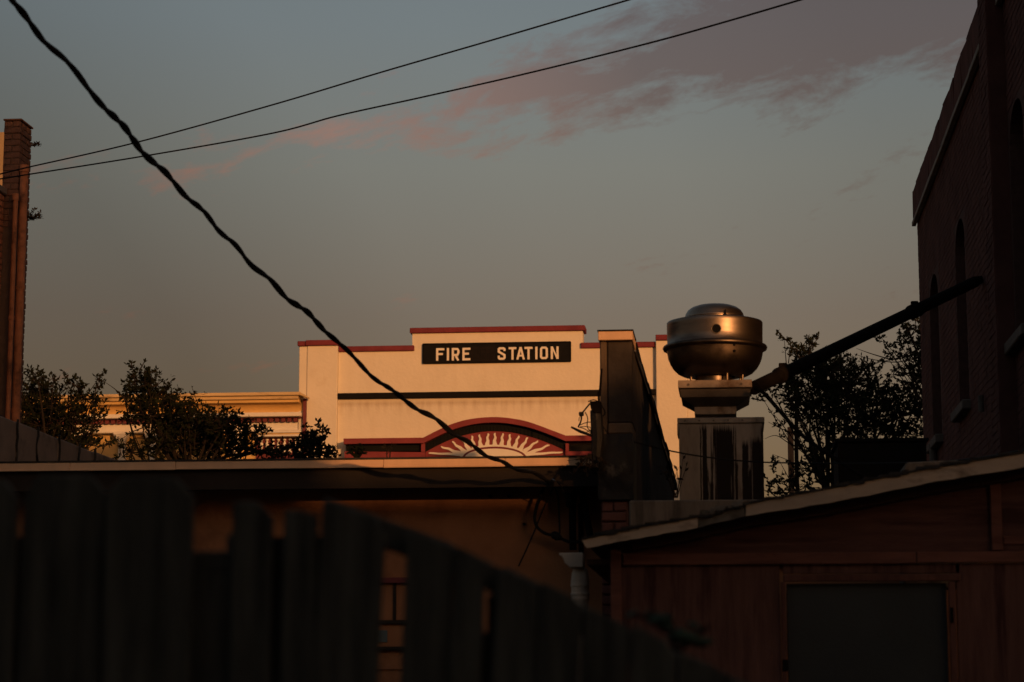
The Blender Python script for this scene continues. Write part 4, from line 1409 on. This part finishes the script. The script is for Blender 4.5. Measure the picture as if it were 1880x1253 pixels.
# ------------------------------------------------------------------ cables
path_px = [(5, -40), (25, 0), (65, 55), (110, 100), (150, 150), (185, 190), (222, 230), (262, 275), (300, 314), (340, 357), (375, 394), (410, 431), (450, 472), (490, 509), (530, 547), (570, 582),
           (605, 615), (640, 649), (680, 685), (715, 714), (760, 746), (800, 773), (845, 804), (880, 826), (920, 848), (960, 864), (1000, 880), (1028, 898), (1046, 922)]
Y0, Y1 = 10.2, 17.25
pth = [P(a, b, Y0 + (Y1 - Y0) * (a + 10) / 1056) for a, b in path_px]
pth = [Vector((2 * pth[0].x - pth[3].x, 2 * pth[0].y - pth[3].y, 2 * pth[0].z - pth[3].z))] + pth
sm = smooth_path(pth, 10)
tw = thing('service_cable', 'thick twisted black service cable sagging diagonally across the sky to the annex', 'cable', pth[-1])
acc, prev = 0.0, sm[0]
strands = [[], []]
for p in sm:
    acc += (p - prev).length
    prev = p
    t_ = (sm[-1] - sm[0]).normalized()
    u_ = t_.cross(Vector((0, 0, 1))).normalized()
    w_ = u_.cross(t_)
    for k in range(2):
        if k == 0:
            p = p + w_ * (.010 * math.sin(acc * 2 * math.pi / .52 + 1.3 * math.sin(acc * 1.7)) + .006 * math.sin(acc * 4.1))
            pk = p
        p = pk
        a = acc * 2 * math.pi / 0.40 + k * math.pi + 1.1 * math.sin(acc * 2.3) + .7 * math.sin(acc * 5.1 + 1)
        rad = .0070 + .0022 * math.sin(acc * 3.1)
        strands[k].append(p + (u_ * math.cos(a) + w_ * math.sin(a)) * rad)
for k in range(2):
    MB().tube(strands[k], .0128 if k else .0112, 8).build('strand', 'rubber', tw, smooth=True)
bw_ = MB().tube(smooth_path([P(1013, 880, 16.9), P(1022, 885, 16.9), P(1030, 894, 16.95), P(1037, 903, 17.0)], 5), .0045, 6)
bw_.build('bare_neutral', 'bare_wire', tw, smooth=True)
EY = AY + .3
for lab, pts, r_ in (('looped black cable hanging from the service cable to the shed corner', [(999, 879), (1000, 890), (990, 915), (983, 940), (982, 955), (987, 969), (1000, 979), (1018, 984), (1032, 990), (1048, 996), (1066, 994)], .013),
                     ('straight thin guy wire slanting down the annex wall', [(1017, 893), (998, 934), (975, 990), (952, 1040)], .0065),
                     ('thin wire rising from the service cable to the gutter end', [(1037, 890), (1060, 874), (1088, 857)], .005),
                     ('two kinked drop wires hanging below the mast hook', [(1018, 893), (1024, 910), (1026, 935), (1028, 980)], .007)):
    mb = MB().tube(smooth_path([P(a, b, EY) for a, b in pts], 5), r_, 7)
    tag(mb.build('drop_wire', 'rubber', origin=P(*pts[0], EY), smooth=True), lab, 'wire')
a = P(1022, 985, EY)
mb = MB()
mb.tube([P(1012, 980, EY), P(1016, 982, EY), P(1024, 986, EY), P(1031, 990, EY)], [.014, .03, .034, .014], 10)
tag(mb.build('cable_splice', 'rubber', origin=a, smooth=True), 'fat taped splice on the looped cable by the shed corner', 'cable splice')
for lab, pts, Ya, Yb in (('upper of the two thin power lines crossing the sky', [(-60, 333), (0, 320), (45, 309), (250, 262), (500, 193), (700, 133), (900, 75), (1155, 0), (1300, -42)], 24.0, 17.5),
                         ('lower of the two thin power lines crossing the sky', [(-60, 337), (0, 329), (50, 321), (270, 286), (500, 245), (620, 213), (770, 180), (960, 137), (1190, 80), (1330, 41), (1470, 0), (1600, -38)], 24.0, 17.0)):
    n = len(pts)
    q = [P(a_, b_, Ya + (Yb - Ya) * (a_ + 60) / 1600) for a_, b_ in pts]
    mb = MB().tube(smooth_path(q, 10), .0085, 8)
    tag(mb.build('power_line', 'rubber', origin=q[0], smooth=True), lab, 'power line', 'power lines over the yard')

# ------------------------------------------------------------------ TREES
def tree(name, label, Y, base_px, blobs, seed, leaf=.058, m='leaf_dark', trunk_r=.11, dens=1.0, group=None, fork_px=None, bare=()):
    r = random.Random(seed)
    k = Y / 4073.0
    bx = P(base_px, 900, Y).x
    base = Vector((bx, Y, 0))
    t = thing(name, label, 'tree', base, group)
    fz = P(base_px, fork_px or 900, Y).z
    fork = Vector((bx + r.uniform(-.1, .1), Y, fz))
    tk = MB()
    tk.tube(smooth_path([base, base.lerp(fork, .4) + Vector((.06, .03, 0)), base.lerp(fork, .75) + Vector((-.04, 0, 0)), fork], 4), [trunk_r * (1 - .4 * i / 12) for i in range(13)], 9)
    tk.build('trunk', 'bark', t, smooth=True)
    br, lv, lf = MB(), [], []
    tg = MB()
    for (px, py, rp, d) in blobs:
        c = P(px, py, Y + r.uniform(-.5, .5))
        rad = rp * k
        src = fork + Vector((r.uniform(-.2, .2), r.uniform(-.2, .2), r.uniform(-.8, .1)))
        mid = src.lerp(c, .55) + Vector((r.uniform(-.15, .15), r.uniform(-.15, .15), r.uniform(-.2, .1)))
        if rp > 11 and d > .55:
            br.tube(smooth_path([src, mid, c], 4), [.032 - .003 * i for i in range(9)], 6)
        else:
            br.tube(smooth_path([mid, c], 4), [.010 - .0015 * i for i in range(5)], 5)
        n = max(14, int(d * dens * 0.92 * rp * rp))
        ntw = max(3, n // 11)
        for q in range(ntw):
            while True:
                o = Vector((r.uniform(-1, 1), r.uniform(-1, 1), r.uniform(-1, 1)))
                if o.length < 1:
                    break
            s = c + o * rad * .85
            dr_ = (o * .9 + Vector((r.uniform(-.7, .7), r.uniform(-.7, .7), r.uniform(-.25, .9)))).normalized()
            L = min(.34, max(.06, rad * r.uniform(.45, 1.15)))
            if r.random() < .10:
                L *= 1.6
            e = s + dr_ * L
            mp_ = s.lerp(e, .5) + Vector((r.uniform(-.03, .03), 0, r.uniform(-.03, .03)))
            if q % 2 == 0:
                st = c.lerp(s, .25)
                tg.tube([st, s, mp_, e], [.013, .010, .007, .004], 4, cap=False)
            nl = r.randint(7, 13)
            for h in range(nl):
                f_ = r.uniform(.05, 1.08)
                p = s.lerp(mp_, f_ * 2) if f_ < .5 else mp_.lerp(e, f_ * 2 - 1)
                ld = (dr_ * .5 + Vector((r.uniform(-1, 1), r.uniform(-1, 1), r.uniform(-.8, 1)))).normalized()
                ll = leaf * r.uniform(.55, 1.55)
                sd_ = ld.cross(Vector((r.uniform(-1, 1), r.uniform(-1, 1), r.uniform(-1, 1)))).normalized() * ll * .24
                up_ = sd_.cross(ld).normalized() * ll * .07
                i0 = len(lv)
                lv.extend([p, p + ld * ll * .5 + sd_ + up_, p + ld * ll, p + ld * ll * .5 - sd_ + up_])
                lf.append((i0, i0 + 1, i0 + 2, i0 + 3))
    for pts in bare:
        q = [P(a, b, Y - .3) for a, b in pts]
        tg.tube(smooth_path(q, 4), [.012 * (1 - .75 * i / (4 * (len(q) - 1))) for i in range(4 * (len(q) - 1) + 1)], 5)
    br.build('limbs', 'bark', t, smooth=True)['kind'] = 'stuff'
    tg.build('twigs', 'bark', t)['kind'] = 'stuff'
    mb = MB()
    mb.v = [tuple(v) for v in lv]
    mb.f = lf
    me = bpy.data.meshes.new('crown')
    o_ = ORIG[t.name]
    me.from_pydata([(v[0] - o_.x, v[1] - o_.y, v[2] - o_.z) for v in mb.v], [], mb.f)
    me.materials.append(MATS[m])
    co = bpy.data.objects.new('crown', me)
    COL.objects.link(co)
    co.parent = t
    return t


LY = 32.0
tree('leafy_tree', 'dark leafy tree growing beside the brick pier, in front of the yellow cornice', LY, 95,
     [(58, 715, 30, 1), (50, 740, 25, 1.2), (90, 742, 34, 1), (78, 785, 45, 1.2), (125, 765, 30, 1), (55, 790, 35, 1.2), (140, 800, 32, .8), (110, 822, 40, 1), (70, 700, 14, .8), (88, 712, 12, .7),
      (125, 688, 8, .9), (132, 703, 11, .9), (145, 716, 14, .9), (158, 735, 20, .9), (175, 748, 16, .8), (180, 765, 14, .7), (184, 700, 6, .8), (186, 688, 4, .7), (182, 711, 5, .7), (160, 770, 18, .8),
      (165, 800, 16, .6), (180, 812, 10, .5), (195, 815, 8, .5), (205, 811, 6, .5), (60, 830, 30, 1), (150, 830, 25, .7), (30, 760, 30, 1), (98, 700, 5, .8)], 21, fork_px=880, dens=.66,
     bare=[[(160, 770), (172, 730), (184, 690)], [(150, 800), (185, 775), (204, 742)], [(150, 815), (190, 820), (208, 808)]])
tree('leafy_tree', 'broad dark tree with pointed top in front of the yellow cornice', LY + 1, 330,
     [(243, 675, 9, 1), (255, 683, 14, 1.1), (270, 690, 13, 1), (250, 702, 16, 1.1), (272, 710, 20, 1.2), (283, 694, 8, .9), (240, 722, 16, 1), (228, 728, 12, .8), (262, 735, 26, 1.3), (292, 725, 22, 1.2),
      (310, 735, 24, 1.2), (330, 745, 18, 1.1), (228, 755, 10, .7), (248, 762, 18, 1), (275, 765, 30, 1.2), (308, 768, 32, 1.3), (340, 775, 28, 1.2), (345, 752, 10, .9), (365, 755, 9, .9), (362, 742, 5, .8), (380, 765, 14, .9),
      (375, 790, 36, 1.3), (410, 785, 28, 1.2), (418, 758, 9, .9), (420, 768, 10, .9), (440, 772, 12, .9), (438, 790, 18, 1), (455, 780, 10, .9), (462, 792, 10, .9), (478, 785, 8, .9), (472, 800, 8, .8), (493, 792, 4, .8), (480, 793, 6, .7),
      (340, 815, 40, 1.3), (385, 820, 38, 1.3), (300, 810, 25, .9), (425, 822, 32, 1.2), (455, 825, 22, 1.1), (270, 815, 18, .7), (240, 830, 20, .9), (222, 835, 10, .8), (262, 832, 14, .8), (285, 838, 16, .9), (480, 830, 16, 1.1), (448, 812, 8, .8), (447, 803, 5, .8), (505, 828, 16, 1), (525, 822, 12, .8), (515, 838, 16, 1.1)], 22, fork_px=870, dens=.64,
     bare=[[(235, 740), (215, 718), (193, 702)], [(330, 840), (290, 800), (262, 770)], [(240, 815), (245, 806), (262, 805), (275, 812)], [(470, 830), (468, 812), (475, 798)]])
tree('young_tree', 'small dark sapling in front of the fire station left pilaster', LY - 1, 575,
     [(560, 792, 7, .9), (566, 800, 9, .9), (588, 786, 5, .9), (592, 795, 8, .9), (584, 803, 9, .9), (572, 812, 14, 1), (560, 818, 14, 1), (585, 818, 14, 1), (570, 832, 18, 1.1), (595, 835, 12, 1), (552, 835, 14, 1), (608, 822, 5, .9), (606, 830, 7, .9), (612, 836, 6, .9)], 23, trunk_r=.04, fork_px=880, dens=1.1)
RYT = 36.0
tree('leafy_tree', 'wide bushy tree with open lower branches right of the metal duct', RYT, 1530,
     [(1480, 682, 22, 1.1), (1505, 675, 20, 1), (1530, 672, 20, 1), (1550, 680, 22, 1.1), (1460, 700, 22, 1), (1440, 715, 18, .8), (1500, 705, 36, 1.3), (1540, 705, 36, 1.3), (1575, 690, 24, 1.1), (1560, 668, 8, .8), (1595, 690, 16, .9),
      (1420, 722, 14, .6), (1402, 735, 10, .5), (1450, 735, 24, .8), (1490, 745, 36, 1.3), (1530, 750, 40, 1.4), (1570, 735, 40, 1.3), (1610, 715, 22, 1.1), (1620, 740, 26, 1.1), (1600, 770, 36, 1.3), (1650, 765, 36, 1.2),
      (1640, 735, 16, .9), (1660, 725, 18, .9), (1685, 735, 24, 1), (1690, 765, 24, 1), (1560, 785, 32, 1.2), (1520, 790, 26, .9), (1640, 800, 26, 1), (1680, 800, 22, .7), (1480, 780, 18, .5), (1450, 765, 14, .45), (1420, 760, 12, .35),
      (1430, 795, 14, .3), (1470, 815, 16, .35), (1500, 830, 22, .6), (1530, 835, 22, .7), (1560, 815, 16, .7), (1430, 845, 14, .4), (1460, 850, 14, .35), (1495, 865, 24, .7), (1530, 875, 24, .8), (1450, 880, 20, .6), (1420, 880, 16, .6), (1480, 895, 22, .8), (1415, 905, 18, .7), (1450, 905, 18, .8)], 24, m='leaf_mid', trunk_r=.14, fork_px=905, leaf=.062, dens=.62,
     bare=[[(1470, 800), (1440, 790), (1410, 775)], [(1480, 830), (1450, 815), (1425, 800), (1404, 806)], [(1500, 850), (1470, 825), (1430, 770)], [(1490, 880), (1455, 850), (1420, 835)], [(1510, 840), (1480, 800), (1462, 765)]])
tree('young_tree', 'small sprig-topped tree poking above the bushy tree behind the slanted pipe', RYT + 1.5, 1470,
     [(1432, 614, 4, .8), (1440, 624, 5, .8), (1452, 628, 6, .9), (1462, 640, 9, 1), (1475, 645, 11, 1.1), (1470, 655, 12, 1.1), (1484, 632, 8, 1), (1493, 627, 5, .9), (1490, 640, 6, .9), (1500, 622, 3, .8), (1510, 648, 3, .6)], 25, m='leaf_mid', trunk_r=.05, fork_px=700, dens=1.15,
     bare=[[(1470, 660), (1450, 632), (1430, 610)], [(1475, 655), (1488, 636), (1503, 622)]])
tree('leafy_tree', 'sparse tree reaching out from behind the dark brick hall corner', RYT - 1, 1740,
     [(1680, 590, 8, .8), (1688, 600, 14, 1), (1668, 605, 12, .9), (1672, 618, 16, .9), (1690, 622, 14, .9), (1655, 630, 11, .8), (1650, 645, 12, .8), (1635, 648, 10, .7), (1625, 637, 6, .6), (1628, 655, 8, .6), (1668, 645, 12, .8), (1685, 655, 16, 1), (1690, 685, 18, 1), (1670, 675, 13, .9), (1655, 680, 10, .7), (1640, 690, 10, .7), (1680, 705, 18, 1), (1618, 620, 4, .5), (1700, 640, 20, 1)], 26, m='leaf_mid', trunk_r=.12, fork_px=760, dens=.72, leaf=.062,
     bare=[[(1700, 650), (1650, 665), (1600, 660), (1568, 650)], [(1690, 640), (1640, 660), (1585, 668)], [(1640, 662), (1600, 650), (1572, 640)], [(1700, 700), (1660, 688), (1625, 690)]])

w = MB().box(P(1447, 850, 40).x, P(1458, 850, 40).x, 40, 40.12, 0, P(1452, 784, 40).z)
tag(w.build('wooden_post', 'post_wood', origin=(P(1452, 850, 40).x, 40.05, 0), bevel=.006), 'thin reddish wooden post standing behind the open branches right of the duct', 'post')

# ------------------------------------------------------------------ FENCE in the foreground
FE = 3.75
fe = thing('wooden_fence', 'blurred dark wooden picket fence, collapsing and leaning to the right in the foreground', 'fence', (-0.6, FE, 0))
f_ = lambda px, py, Y=FE: P(px, py, Y)
def picket(pts, y0=FE, th=.019, lean=0.0, name='picket'):
    """top outline pixels from left to right; sides run down to the ground, foot shifted by lean (m)"""
    v = [f_(a, b, y0) for a, b in pts]
    poly = [(q.x, q.z) for q in v]
    hgt = poly[0][1]
    poly = [(poly[0][0] + lean, .03)] + poly + [(poly[-1][0] + lean * .98, .03)]
    return MB().prism(poly[::-1], y0, y0 + th).build(name, 'fence_wood', fe, bevel=.003)
picket([(-150, 905), (-120, 880), (-20, 878), (8, 882), (30, 915)])
picket([(42, 915), (70, 873), (165, 872), (192, 905)], FE + .006)
picket([(195, 905), (225, 876), (322, 877), (353, 912)], FE)
picket([(427, 922), (468, 919), (499, 950)], FE + .004)
picket([(521, 938), (550, 937), (582, 946)], FE)
picket([(592, 922), (604, 919), (690, 951), (705, 985)], FE - .002, lean=-.07)
picket([(748, 975), (770, 980), (826, 1001), (832, 1012)], FE, lean=-.075)
picket([(835, 1002), (884, 1026), (890, 1040)], FE - .004, lean=-.08)
picket([(868, 1162), (925, 1160)], FE + .0265, th=.003, lean=-.08, name='backing_board')
picket([(914, 1046), (925, 1045), (985, 1072), (990, 1084)], FE, lean=-.09)
picket([(993, 1068), (1052, 1096), (1068, 1122)], FE - .003, lean=-.09)
picket([(1072, 1116), (1085, 1118), (1150, 1149), (1158, 1162)], FE, lean=-.1)
picket([(1162, 1146), (1222, 1178), (1242, 1208)], FE - .004, lean=-.11)
picket([(1246, 1196), (1315, 1226), (1332, 1258)], FE, lean=-.12)
picket([(1340, 1242), (1400, 1272), (1410, 1290)], FE - .002, lean=-.12)
# boards nailed behind the gaps
for pts in ([(18, 985), (62, 984)], [(338, 1048), (442, 1052)], [(488, 986), (540, 984)], [(570, 984), (612, 986)], [(186, 930), (202, 932)]):
    picket(pts, FE + .0265, th=.003, name='backing_board')
# rails and posts behind
def rail(p0, p1, hpx, Y=FE + .03, th=.038, name='rail'):
    a, b = f_(*p0, Y), f_(*p1, Y)
    h = hpx * Y / 4073
    return MB().prism([(a.x, a.z), (a.x, a.z - h), (b.x, b.z - h), (b.x, b.z)], Y, Y + th).build(name, 'fence_wood', fe, bevel=.004)
rail((-200, 985), (30.5, 985), 40)
rail((32, 1012), (590, 1012), 40)
rail((-200, 1300), (640, 1310), 90)
rail((594, 912), (828, 997), 56, FE + .0305)
rail((829, 999), (924, 1045), 54, FE + .0305)
rail((925, 1040), (1148, 1149), 58, FE + .0305)
rail((1149, 1155), (1420, 1276), 58, FE + .0305)
rail((560, 1330), (1420, 1500), 90, FE + .028)
A = f_(415, 980, FE + .095)
MB().box(A.x, f_(430, 980, FE + .095).x + .06, FE + .095, FE + .18, 0, A.z).build('fence_post', 'fence_wood', fe, bevel=.006)
A = f_(505, 990, FE + .095)
MB().box(A.x, f_(585, 990, FE + .095).x, FE + .095, FE + .17, 0, A.z).build('fence_post', 'fence_wood', fe, bevel=.006)
A = f_(895, 1110, FE + .075)
MB().box(A.x, A.x + .09, FE + .071, FE + .16, 0, f_(900, 1090, FE + .075).z).build('fence_post', 'fence_wood', fe, bevel=.006)

# blurred vine leaves over the fence end
VY = 4.0
vb = P(1260, 1200, VY)
vn = thing('vine', 'blurred green leaves rising over the leaning fence end in front of the shed', 'plant', (vb.x, VY, 0))
mb = MB()
mb.tube(smooth_path([(vb.x, VY, 0), (vb.x + .03, VY, .9), P(1240, 1200, VY), P(1215, 1140, VY), P(1190, 1126, VY)], 4), .006, 5)
mb.tube(smooth_path([P(1225, 1165, VY), P(1195, 1140, VY), P(1160, 1128, VY)], 4), .004, 5)
mb.tube(smooth_path([P(1240, 1200, VY), P(1275, 1170, VY), P(1300, 1150, VY)], 4), .005, 5)
mb.build('stem', 'bark', vn)
MATS['leaf_dark']
r = random.Random(3)
for (px, py, s) in ((1212, 1138, 26), (1198, 1130, 18), (1262, 1172, 34), (1290, 1180, 24), (1240, 1165, 22), (1275, 1150, 16), (1225, 1150, 16), (1160, 1128, 14)):
    c = P(px, py, VY + r.uniform(-.04, .04))
    L = s * VY / 4073
    a = r.uniform(-.5, .8)
    ax = Vector((math.cos(a), r.uniform(-.3, .3), math.sin(a))).normalized()
    sd_ = Vector((-ax.z, r.uniform(-.4, .4), ax.x)).normalized() * L * .42
    fold = Vector((0, -.012, 0))
    v = [c - ax * L, c - ax * .4 * L + sd_, c + ax * .3 * L + sd_ * .85, c + ax * L, c + ax * .3 * L - sd_ * .85, c - ax * .4 * L - sd_, c + fold - ax * .4 * L, c + fold + ax * .3 * L]
    MB().add(v, [(0, 6, 1), (1, 6, 7, 2), (2, 7, 3), (3, 7, 4), (4, 7, 6, 5), (5, 6, 0)]).build('leaf', 'vine_leaf', vn)
